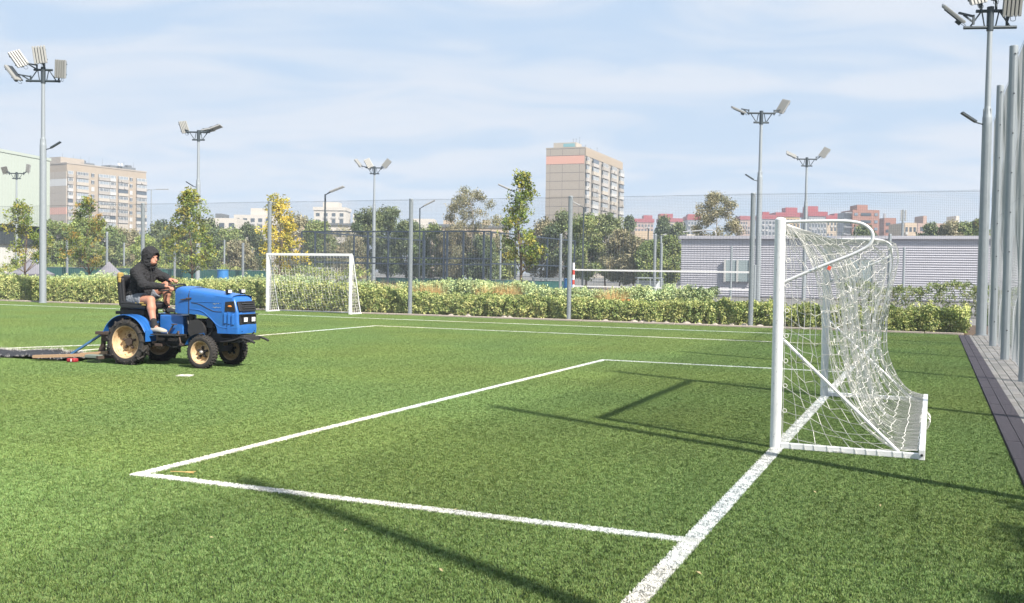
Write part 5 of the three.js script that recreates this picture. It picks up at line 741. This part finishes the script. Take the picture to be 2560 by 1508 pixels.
{ const b = farBlock('brick_tower', 'short brick block without a roof, beside the taller brick tower', 2176, 2205, 536, 420, brickW, { rows: 0 }); const H = onD(2176, 536, 420).y; for (let f = 0; f < 4; f++) part('window', cbox(1.8, 1.2, 0.3), glassDark, b, [1.6, H - 2.6 - f * 2.9, 0.05]); part('chimney', box(0.8, 2, 0.8, 1.5, H + 1, -4), greyW, b); }
farBlock('apartment_building', 'cream gabled block behind the radio pole', 2226, 2256, 548, 330, creamW, { rows: 3 }); farBlock('apartment_building', 'pale wide block with chimney above the corrugated roof', 2258, 2330, 549, 380, pinkW, { rows: 4, house: [[0.35, 0.12, 3]], balconies: false }); farBlock('apartment_building', 'pale wide block beside the rust coloured tree', 2332, 2412, 549, 380, creamP, { rows: 4, house: [[0.4, 0.1, 3]], balconies: false });
farBlock('warehouse', 'small ochre building among the trees beside the tower', 1562, 1606, 568, 170, creamW, { rows: 2, cols: 4, deep: 8, balconies: false });
farBlock('warehouse', 'white roof hut standing over the corrugated building', 1690, 1755, 576, 150, creamP, { rows: 0, deep: 8 });
// ---------------------------------------------------------------- corrugated building
{
  const z = -73, x0 = onZ(1675, 640, z).x, x1 = 14, H = onZ(1675, 586, z).y, b = thing('corrugated_building', 'low lilac grey building clad in horizontal corrugated metal', 'building', [x0, 0, z]), W = x1 - x0;
  const clad = mat('lilac_cladding', lin(0.517, 0.512, 0.561), 0.6, { metalness: 0.1, map: rep(grimeTex, 6, 1) });
  part('wall', box(W, H, 12, W / 2, H / 2, -6.1), clad, b);
  const rib = new THREE.Shape([[0, -0.1], [0.07, -0.05], [0.07, 0.03], [0, 0.1]].map((p) => new THREE.Vector2(...p))), rg = new THREE.ExtrudeGeometry(rib, { depth: 1, bevelEnabled: false }).rotateY(Math.PI / 2).rotateX(0); 
  const n = Math.floor(H / 0.16); for (let k = 0; k < n; k++) { const m = part('cladding_strip', (boxCache.rib ??= (() => { const g = new THREE.CylinderGeometry(0.065, 0.065, 1, 5, 1, false, 0, Math.PI).rotateZ(Math.PI / 2); g.scale(1, 1, 0.5); return g; })()), clad, b, [W / 2, 0.09 + k * 0.16, -0.1]); m.scale.x = W; m.rotation.y = 0; }
  part('parapet', box(W + 0.2, 0.22, 0.3, W / 2, H + 0.06, -0.02), clad, b);
  for (const [a, e] of [[1784, 1846], [2085, 2150]]) { const u0 = onZ(a, 660, z).x - x0, u1 = onZ(e, 660, z).x - x0, yt = onZ(a, 640, z).y, yb = onZ(a, 692, z).y, w = part('window', box(u1 - u0, yt - yb, 0.2, (u0 + u1) / 2, (yt + yb) / 2, 0.02), mat('teal_glass', lin(0.30, 0.36, 0.37), 0.25), b); for (const t of [0, 0.5, 1]) part('frame', box(0.12, yt - yb + 0.1, 0.12, mix(u0, u1, t), (yt + yb) / 2, 0.12), frameW, w); }
  const hp = mat('white_pipe', lin(0.42, 0.42, 0.42), 0.5); const p = onZ(1745, 580, z); part('roof_pipe', tube([[p.x - x0 - 2.2, H + 0.5, -1], [p.x - x0, H + 0.62, -1], [p.x - x0 + 0.25, H + 0.5, -1], [p.x - x0 + 0.27, H, -1]], 0.05, 16, 6), hp, b);
}
// ---------------------------------------------------------------- mint hall
{
  const a = onD(0, 371, 101.7), e = onD(122, 396, 110), d = a.clone().sub(e); d.y = 0; const far0 = e.clone().add(d.clone().multiplyScalar(3.2));
  const [b, L] = oriented('sports_hall', 'large pale mint hall with ribbed metal walls', far0, e, 'hall'), H = e.y, mint = mat('mint_cladding', lin(0.435, 0.486, 0.435), 0.6, { map: rep(grimeTex, 1, 3) }), dk = mat('dark_glazing', lin(0.05, 0.06, 0.07), 0.25);
  const band = onD(122, 560, 110).y, low = onD(122, 605, 110).y;
  part('wall', box(L, H - band, 30, L / 2, (H + band) / 2, -15.1), mint, b); part('base_wall', box(L, low, 29, L / 2, low / 2, -15.4), mat('hall_base', lin(0.55, 0.55, 0.52), 0.9), b); part('window_band', box(L - 0.2, band - low, 29.4, L / 2, (band + low) / 2, -15.3), dk, b);
  const pg = box(0.44, H - band - 0.02, 0.08, 0, 0, 0, 0.015), n = Math.floor(L / 0.47); for (let k = 0; k < Math.min(n, 60); k++) part('wall_panel', pg, mint, b, [L - 0.24 - k * 0.47, (H + band) / 2, 0]);
  part('roof_edge', box(L + 0.3, 0.3, 30.4, L / 2, H + 0.14, -15.1), mint, b);
}

// ---------------------------------------------------------------- second pitch, ball court and small things behind the hedges
{
  const F = thing('pitch_fence', 'fence of grey posts round the second pitch behind the hedges', 'fence', [0, 0, 0]), pg = postGeo(0.07, 1);
  const rowAt = (list, z) => { const r = list.map(([vx, vy]) => onZ(vx, vy, z)); for (const p of r) { const m = part('post', pg, steelGrey, F, [p.x, -0.05, z]); m.scale.y = p.y; } return r; };
  const a = rowAt([[165, 590], [263, 570], [430, 572], [598, 597], [1380, 575], [1612, 575], [2190, 575]], -46.6); rowAt([[305, 597], [552, 590], [1232, 580], [1628, 598], [1800, 605], [2225, 608]], -66.5);
  const g = netBay(30, 3.4, 0.09, 0.003, 0.02, 12, 5), m = part('net', g, netGrey, F, [-52, 0.1, -46.5]); m.scale.x = 50 / 30;
}
{
  const teal = mat('teal_screen', lin(0.045, 0.15, 0.135), 0.85), mk = (vx0, vx1, vyT, z, label) => { const a = onZ(vx0, vyT, z), e = onZ(vx1, vyT, z), g = new THREE.PlaneGeometry(e.x - a.x, a.y, 60, 6).translate(0, a.y / 2, 0), p = g.attributes.position; for (let i = 0; i < p.count; i++) p.setZ(i, 0.05 * n2(p.getX(i) * 1.5, p.getY(i) * 2)); g.computeVertexNormals(); const t = thing('windbreak', label, 'windbreak', [(a.x + e.x) / 2, 0, z]); part('fabric', [g, g.clone().translate(0, 0, -0.012)], teal, t); part('top_rope', bar([-(e.x - a.x) / 2, a.y, 0], [(e.x - a.x) / 2, a.y, 0], 0.015, 0.015, 5), steelGrey, t); };
  mk(105, 655, 657, -46.9, 'long teal fabric windbreak behind the tractor and the saplings'); mk(925, 1400, 683, -58.5, 'low teal fabric windbreak at the foot of the ball court');
}
{ // dark steel ball court
  const frame = mat('court_steel', lin(0.035, 0.05, 0.075), 0.5), dp = 66, A = onD(742, 570, dp), E = onD(1208, 574, dp), z = (A.z + E.z) / 2;
  const C = thing('ball_court', 'dark blue steel cage of the ball court behind the small goal', 'ball court', [0, 0, z]), a = onZ(742, 570, z), e = onZ(1208, 574, z), H = a.y;
  for (const vx of [742, 775, 905, 955, 1042, 1092, 1100, 1140, 1190, 1208]) { const p = onZ(vx, 600, z); part('post', box(0.10, H, 0.10, p.x, H / 2, 0), frame, C); }
  for (const vy of [570, 632, 646]) { const y = onZ(742, vy, z).y; part('rail', box(e.x - a.x, 0.09, 0.06, (a.x + e.x) / 2, y, 0.0), frame, C); }
  const g = netBay(e.x - a.x, H - 0.1, 0.10, 0.005, 0.004, 4, 2); part('mesh', g, frame, C, [a.x, 0.05, -0.06]);
  for (const vx of [775, 1208]) { const p = onZ(vx, 600, z); part('side_rail', [box(0.09, 0.09, 16, p.x, H - 0.05, -8), box(0.09, 0.09, 16, p.x, H * 0.5, -8)], frame, C); for (const k of [5, 10, 16]) part('post', box(0.1, H, 0.1, p.x, H / 2, -k), frame, C); }
}
function streetLamp(vx, vyTop, depth, heads, label, dark = true) {
  const p = onD(vx, vyTop, depth), m = dark ? steelDark : steelGrey, S = thing('street_lamp', label, 'street lamp', [p.x, 0, p.z], YAW, 'street lamps beyond the pitches'); part('pole', cyl(0.09, 0.06, p.y, 0, 0, 0, 10), m, S);
  for (const [dx, dy, n, ang] of heads) { for (let k = 0; k < n; k++) { part('arm', bar([0, p.y - 0.05, 0], [dx * 0.4, p.y + dy * 0.4, k * 0.5], 0.03, 0.03, 6), m, S); const g = box(Math.hypot(dx, dy) * 0.75, 0.09, 0.26, 0, 0, 0, 0.02); g.rotateZ(Math.atan2(dy, dx)); part('lamp_head', g, ledBody, S, [dx * 0.66, p.y + dy * 0.66, k * 0.5]); } }
}
streetLamp(800, 478, 72, [[1.35, 0.55, 2]], 'black street lamp with two raised heads behind the ball court'); streetLamp(1033, 512, 92, [[1.35, 0.7, 2]], 'black street lamp with two raised heads beside a fence post'); streetLamp(1270, 474, 80, [[-1.4, 0.6, 2]], 'black street lamp whose heads reach out beyond the tall narrow sapling'); streetLamp(1436, 510, 84, [[-1.2, 0.55, 1]], 'black street lamp with a single head in front of the tower'); streetLamp(372, 466, 130, [[2.2, 0.05, 1], [-0.6, -0.1, 1]], 'thin grey street lamp with level arm beside the long block', false); streetLamp(1595, 562, 100, [[-0.5, 0.1, 1]], 'short dark street lamp in front of the ochre building'); streetLamp(1627, 580, 70, [[0.35, 0.12, 1]], 'low pale street lamp beside the corrugated building', false);
// radio pole with antennas
{ const p = onD(2222, 516, 120), S = thing('radio_pole', 'slim grey radio pole with panel antennas above the corrugated roof', 'radio pole', [p.x, 0, p.z], YAW); part('pole', cyl(0.14, 0.12, p.y, 0, 0, 0, 10), steelGrey, S); for (const x of [-0.25, 0.25]) part('antenna', box(0.16, 1.3, 0.12, x, p.y - 0.7, 0.15, 0.02), ledBody, S); part('bracket', [box(0.6, 0.06, 0.06, 0, p.y - 0.3, 0.05), box(0.6, 0.06, 0.06, 0, p.y - 1.1, 0.05)], steelGrey, S); }
// traffic signs
function sign(vx, vy, depth, kind, label) {
  const p = onD(vx, vy, depth), S = thing('traffic_sign', label, 'traffic sign', [p.x, 0, p.z], YAW); part('pole', cyl(0.03, 0.03, p.y + 0.3, 0, 0, 0, 8), steelGrey, S);
  const red = mat('sign_red', lin(0.55, 0.03, 0.04), 0.5), bl = mat('sign_blue', lin(0.03, 0.14, 0.48), 0.5), wh = mat('sign_white', lin(0.78, 0.78, 0.78), 0.5), bk = mat('sign_black', lin(0.02, 0.02, 0.02), 0.5);
  if (kind === 'stop') { part('plate', new THREE.CylinderGeometry(0.36, 0.36, 0.03, 28).rotateX(Math.PI / 2).translate(0, p.y, 0.05), red, S); part('bar_mark', box(0.5, 0.11, 0.012, 0, p.y, 0.072), wh, S); }
  else { part('plate', box(0.66, 0.66, 0.03, 0, p.y, 0.05, 0.01), bl, S); const tri = new THREE.Shape([[-0.26, -0.22], [0.26, -0.22], [0, 0.25]].map((q) => new THREE.Vector2(...q))); part('triangle', new THREE.ExtrudeGeometry(tri, { depth: 0.006, bevelEnabled: false }).translate(0, p.y, 0.068), wh, S); part('walker', [new THREE.SphereGeometry(0.03, 8, 6).scale(1, 1, 0.2).translate(0.0, p.y + 0.09, 0.08), bar([0, p.y + 0.06, 0.078], [-0.01, p.y - 0.06, 0.078], 0.022, 0.02, 5), bar([-0.01, p.y - 0.06, 0.078], [0.07, p.y - 0.19, 0.078], 0.014, 0.012, 5), bar([-0.01, p.y - 0.06, 0.078], [-0.08, p.y - 0.19, 0.078], 0.014, 0.012, 5)], bk, S); }
}
sign(598, 650, 95, 'walk', 'blue pedestrian crossing sign behind the full green sapling'); sign(1127, 673, 140, 'walk', 'small blue pedestrian crossing sign in the ball court opening'); sign(1159, 666, 140, 'stop', 'round red no entry sign with white bar beside the ball court'); sign(98, 640, 92, 'walk', 'blue pedestrian crossing sign beside the grey tent');
// bins, goal frames, net court, tents, kiosk, cars
function bin(vx, vy, d, label) { const p = onD(vx, vy, d), S = thing('waste_bin', label, 'bin', [p.x, 0, p.z]); const bm = mat('bin_blue', lin(0.03, 0.17, 0.42), 0.5); part('barrel', new THREE.LatheGeometry([[0, 0], [0.27, 0.0], [0.29, p.y * 0.3], [0.3, p.y * 0.34], [0.29, p.y * 0.38], [0.29, p.y * 0.66], [0.3, p.y * 0.7], [0.29, p.y * 0.74], [0.28, p.y]].map((q) => new THREE.Vector2(...q)), 20), bm, S); part('rim', new THREE.TorusGeometry(0.285, 0.02, 6, 20).rotateX(Math.PI / 2).translate(0, p.y, 0), bm, S); }
bin(548, 664, 52, 'blue barrel bin beside the grey training goal'); bin(1400, 686, 56, 'blue barrel bin in front of the court net');
function frameGoal(v0, v1, vy, z, label) { const a = onZ(v0, vy, z), e = onZ(v1, vy, z), S = thing('training_goal', label, 'training goal', [a.x, 0, z]), w = e.x - a.x; for (const x of [0, w]) { part('post', box(0.10, a.y, 0.10, x, a.y / 2, 0, 0.01), steelGrey, S); part('back_bar', bar([x, a.y - 0.05, -0.05], [x, 0.03, -0.9], 0.025), steelGrey, S); } part('crossbar', box(w - 0.1, 0.1, 0.1, w / 2, a.y - 0.05, 0, 0.01), steelGrey, S); part('ground_bar', bar([0, 0.03, -0.9], [w, 0.03, -0.9], 0.025), steelGrey, S); }
frameGoal(495, 553, 666, -47.4, 'grey training goal frame in front of the teal windbreak'); frameGoal(1312, 1378, 683, -47.6, 'low grey training goal frame beside the court net');
{ const z = -40, a = onZ(1412, 664, z), e = onZ(1858, 664, z), S = thing('court_net', 'long court net with white tapes behind the hedge', 'court net', [a.x, 0, z]), w = e.x - a.x, y = a.y, yl = onZ(1800, 712, z).y, wt = mat('white_tape', lin(0.76, 0.76, 0.75), 0.7); part('tape', box(w, 0.07, 0.012, w / 2, y, 0), wt, S); part('tape', box(w, 0.05, 0.012, w / 2, yl, 0), wt, S); const g = netBay(w, y - yl, 0.10, 0.0025, 0.004, 4, 6); part('net', g, netGrey, S, [0, yl, 0]); for (const x of [0, w]) { part('post', cyl(0.05, 0.05, y + 0.3, x, 0, 0.06, 10), x ? steelGrey : wt, S); if (!x) for (let k = 0; k < 4; k++) part('post_band', cyl(0.052, 0.052, 0.2, x, 0.2 + k * 0.42, 0.06, 10), mat('band_red', lin(0.5, 0.06, 0.04), 0.6), S); } }
function tent(vx, vyTop, half, d, label) { const p = onD(vx, vyTop, d), r = half * VIEW * d / FOCAL, S = thing('market_tent', label, 'tent', [p.x, 0, p.z], YAW + 0.4, 'grey tents'), eave = p.y - 1.0; const g = new THREE.ConeGeometry(r * 1.42, 1.0, 4, 5, false).rotateY(Math.PI / 4).translate(0, eave + 0.5, 0), q = g.attributes.position; for (let i = 0; i < q.count; i++) { const t = (q.getY(i) - eave); q.setY(i, q.getY(i) - 0.16 * Math.sin(Math.PI * clamp(t))); } g.computeVertexNormals(); part('canopy', g, mat('grey_canvas', lin(0.20, 0.195, 0.22), 0.85), S); part('valance', [[0, r], [Math.PI / 2, r], [Math.PI, r], [-Math.PI / 2, r]].map(([a, rr]) => box(rr * 2, 0.3, 0.02, 0, eave - 0.14, rr).rotateY(a)), mat('grey_canvas2', lin(0.13, 0.13, 0.145), 0.85), S); for (const [sx, sz] of [[1, 1], [1, -1], [-1, 1], [-1, -1]]) part('pole', bar([sx * r * 0.97, 0, sz * r * 0.97], [sx * r * 0.97, eave, sz * r * 0.97], 0.025, 0.025, 6), steelGrey, S); }
tent(78, 630, 50, 56, 'grey peaked tent behind the hedge beside the forked sapling'); tent(268, 643, 66, 50, 'grey peaked tent behind the hedge and the driver');
{ const p0 = onD(1085, 640, 142), p1 = onD(1212, 640, 142), [b, L] = oriented('kiosk', 'pale blue grey kiosk behind the ball court', p0, p1, 'kiosk'); part('body', box(L, p0.y, 3, L / 2, p0.y / 2, -1.5, 0.03), mat('kiosk_wall', lin(0.42, 0.50, 0.52), 0.7, { map: rep(grimeTex, 1) }), b); part('roof', box(L + 0.3, 0.12, 3.3, L / 2, p0.y + 0.06, -1.5), roofM, b); for (const t of [0.2, 0.5]) { const w = part('window', box(0.9, 0.8, 0.08, L * t, p0.y - 0.75, 0.03), glassDark, b); part('frame', [box(1.0, 0.07, 0.1, L * t, p0.y - 0.33, 0.05), box(1.0, 0.07, 0.1, L * t, p0.y - 1.17, 0.05)], frameW, w); } part('door', box(0.9, 2.0, 0.06, L * 0.82, 1.0, 0.03), greyW, b); }
{ const p0 = onD(1568, 684, 60), p1 = onD(1632, 684, 60), [b, L] = oriented('bench_shelter', 'small white players shelter behind the court net', p0, p1, 'shelter'), H = p0.y; part('roof', box(L, 0.08, 1.1, L / 2, H, -0.55, 0.02), steelGrey, b); part('back_panel', box(L - 0.1, H - 0.3, 0.04, L / 2, H / 2, -1.05), mat('clear_panel', lin(0.60, 0.65, 0.66), 0.2), b); for (const x of [0.04, L - 0.04, L / 2]) part('post', box(0.06, H - 0.04, 0.06, x, H / 2 - 0.02, 0), steelGrey, b); part('bench', box(L - 0.3, 0.05, 0.4, L / 2, 0.45, -0.8), whiteB, b); for (const x of [0.4, L - 0.4]) part('bench_leg', box(0.06, 0.43, 0.3, x, 0.215, -0.8), steelGrey, b); }
function car(vx, vyTop, d, color, label) {
  const p = onD(vx, vyTop, d), S = thing('parked_car', label, 'car', [p.x, 0, p.z], YAW + 0.2), H = Math.min(1.7, Math.max(1.3, p.y)), side = new THREE.Shape([[-2.1, 0.35], [2.1, 0.35], [2.12, 0.75], [1.9, 0.9], [1.15, 0.98], [0.55, H], [-1.1, H], [-1.75, 0.98], [-2.08, 0.9]].map((q) => new THREE.Vector2(...q)));
  part('body', new THREE.ExtrudeGeometry(side, { depth: 1.6, bevelEnabled: true, bevelSize: 0.05, bevelThickness: 0.06, bevelSegments: 2 }).translate(0, 0, -0.8), color, S);
  const wn = new THREE.Shape([[-1.5, 1.0], [1.0, 1.0], [0.5, H - 0.07], [-1.05, H - 0.07]].map((q) => new THREE.Vector2(...q))); part('windows', new THREE.ExtrudeGeometry(wn, { depth: 1.75, bevelEnabled: false }).translate(0, 0, -0.875), glassDark, S);
  for (const x of [-1.3, 1.3]) for (const z of [-0.8, 0.8]) { const w = part('wheel', new THREE.CylinderGeometry(0.32, 0.32, 0.2, 20).rotateX(Math.PI / 2), rubberM, S, [x, 0.32, z]); part('rim', new THREE.CylinderGeometry(0.19, 0.19, 0.21, 14).rotateX(Math.PI / 2), silver, w); } for (const z of [-0.6, 0.6]) part('headlight', box(0.06, 0.14, 0.3, 2.12, 0.72, z, 0.02), lampGlass, S);
}
car(800, 660, 92, mat('car_silver', lin(0.32, 0.33, 0.35), 0.3, { clearcoat: 1 }), 'silver parked car seen through the small goal');
// red paper scraps and pale stones in the bed, and an orange bench board between the hedges
{ const rm = mat('red_scrap', lin(0.50, 0.05, 0.05), 0.7), sm = mat('bed_stone', lin(0.50, 0.44, 0.38), 0.9), sg = new THREE.IcosahedronGeometry(0.07, 1), p2 = sg.attributes.position; for (let i = 0; i < p2.count; i++) { const k = 1 + 0.25 * n3(p2.getX(i) * 20, p2.getY(i) * 20, p2.getZ(i) * 20); p2.setXYZ(i, p2.getX(i) * k * 1.4, p2.getY(i) * k * 0.7, p2.getZ(i) * k); } sg.computeVertexNormals();
  const rg = new THREE.PlaneGeometry(0.28, 0.16, 4, 3).rotateX(-Math.PI / 2), q = rg.attributes.position; for (let i = 0; i < q.count; i++) q.setY(i, 0.05 * Math.abs(n2(q.getX(i) * 9, q.getZ(i) * 9))); rg.computeVertexNormals(); const R = rng(3);
  for (const vx of [908, 1240, 1262, 1290, 1550, 195, 180, 780, 1330]) { const p = onZ(vx, 770, -30.2), m = part(numbered('paper_scrap'), rg, rm, scene, [p.x, 0.005, -30.2 + 0.1 * R()], [0, R() * 6, 0]); tag(m, 'crumpled red paper scrap under the clipped hedge', 'scrap', 'red scraps under the hedge'); }
  for (const vx of [1110, 1125, 1150, 1240, 1255, 1490, 1560, 1580, 1610, 1640, 1690, 1720, 1760, 1800, 1830, 1870]) { const p = onZ(vx, 780, -30.2), m = part(numbered('stone'), sg, sm, scene, [p.x, 0.02, -30.18 - 0.1 * R()], [0, R() * 6, 0]); m.scale.setScalar(0.7 + 0.9 * R()); tag(m, 'pale flat stone edging the bed under the hedge', 'stone', 'stones under the hedge'); }
  const om = mat('orange_board', lin(0.62, 0.22, 0.05), 0.7), p = onZ(1515, 738, -32.3), S = thing('bench', 'low bench with orange boards half hidden between the hedges', 'bench', [p.x, 0, -32.3]); for (const z of [-0.16, 0.0, 0.16]) part('seat_board', box(1.0, 0.04, 0.13, 0, p.y, z, 0.006), om, S); for (const x of [-0.4, 0.4]) part('leg', box(0.08, p.y - 0.02, 0.4, x, p.y / 2 - 0.01, 0), steelGrey, S);
}
renderer.render(scene, camera);
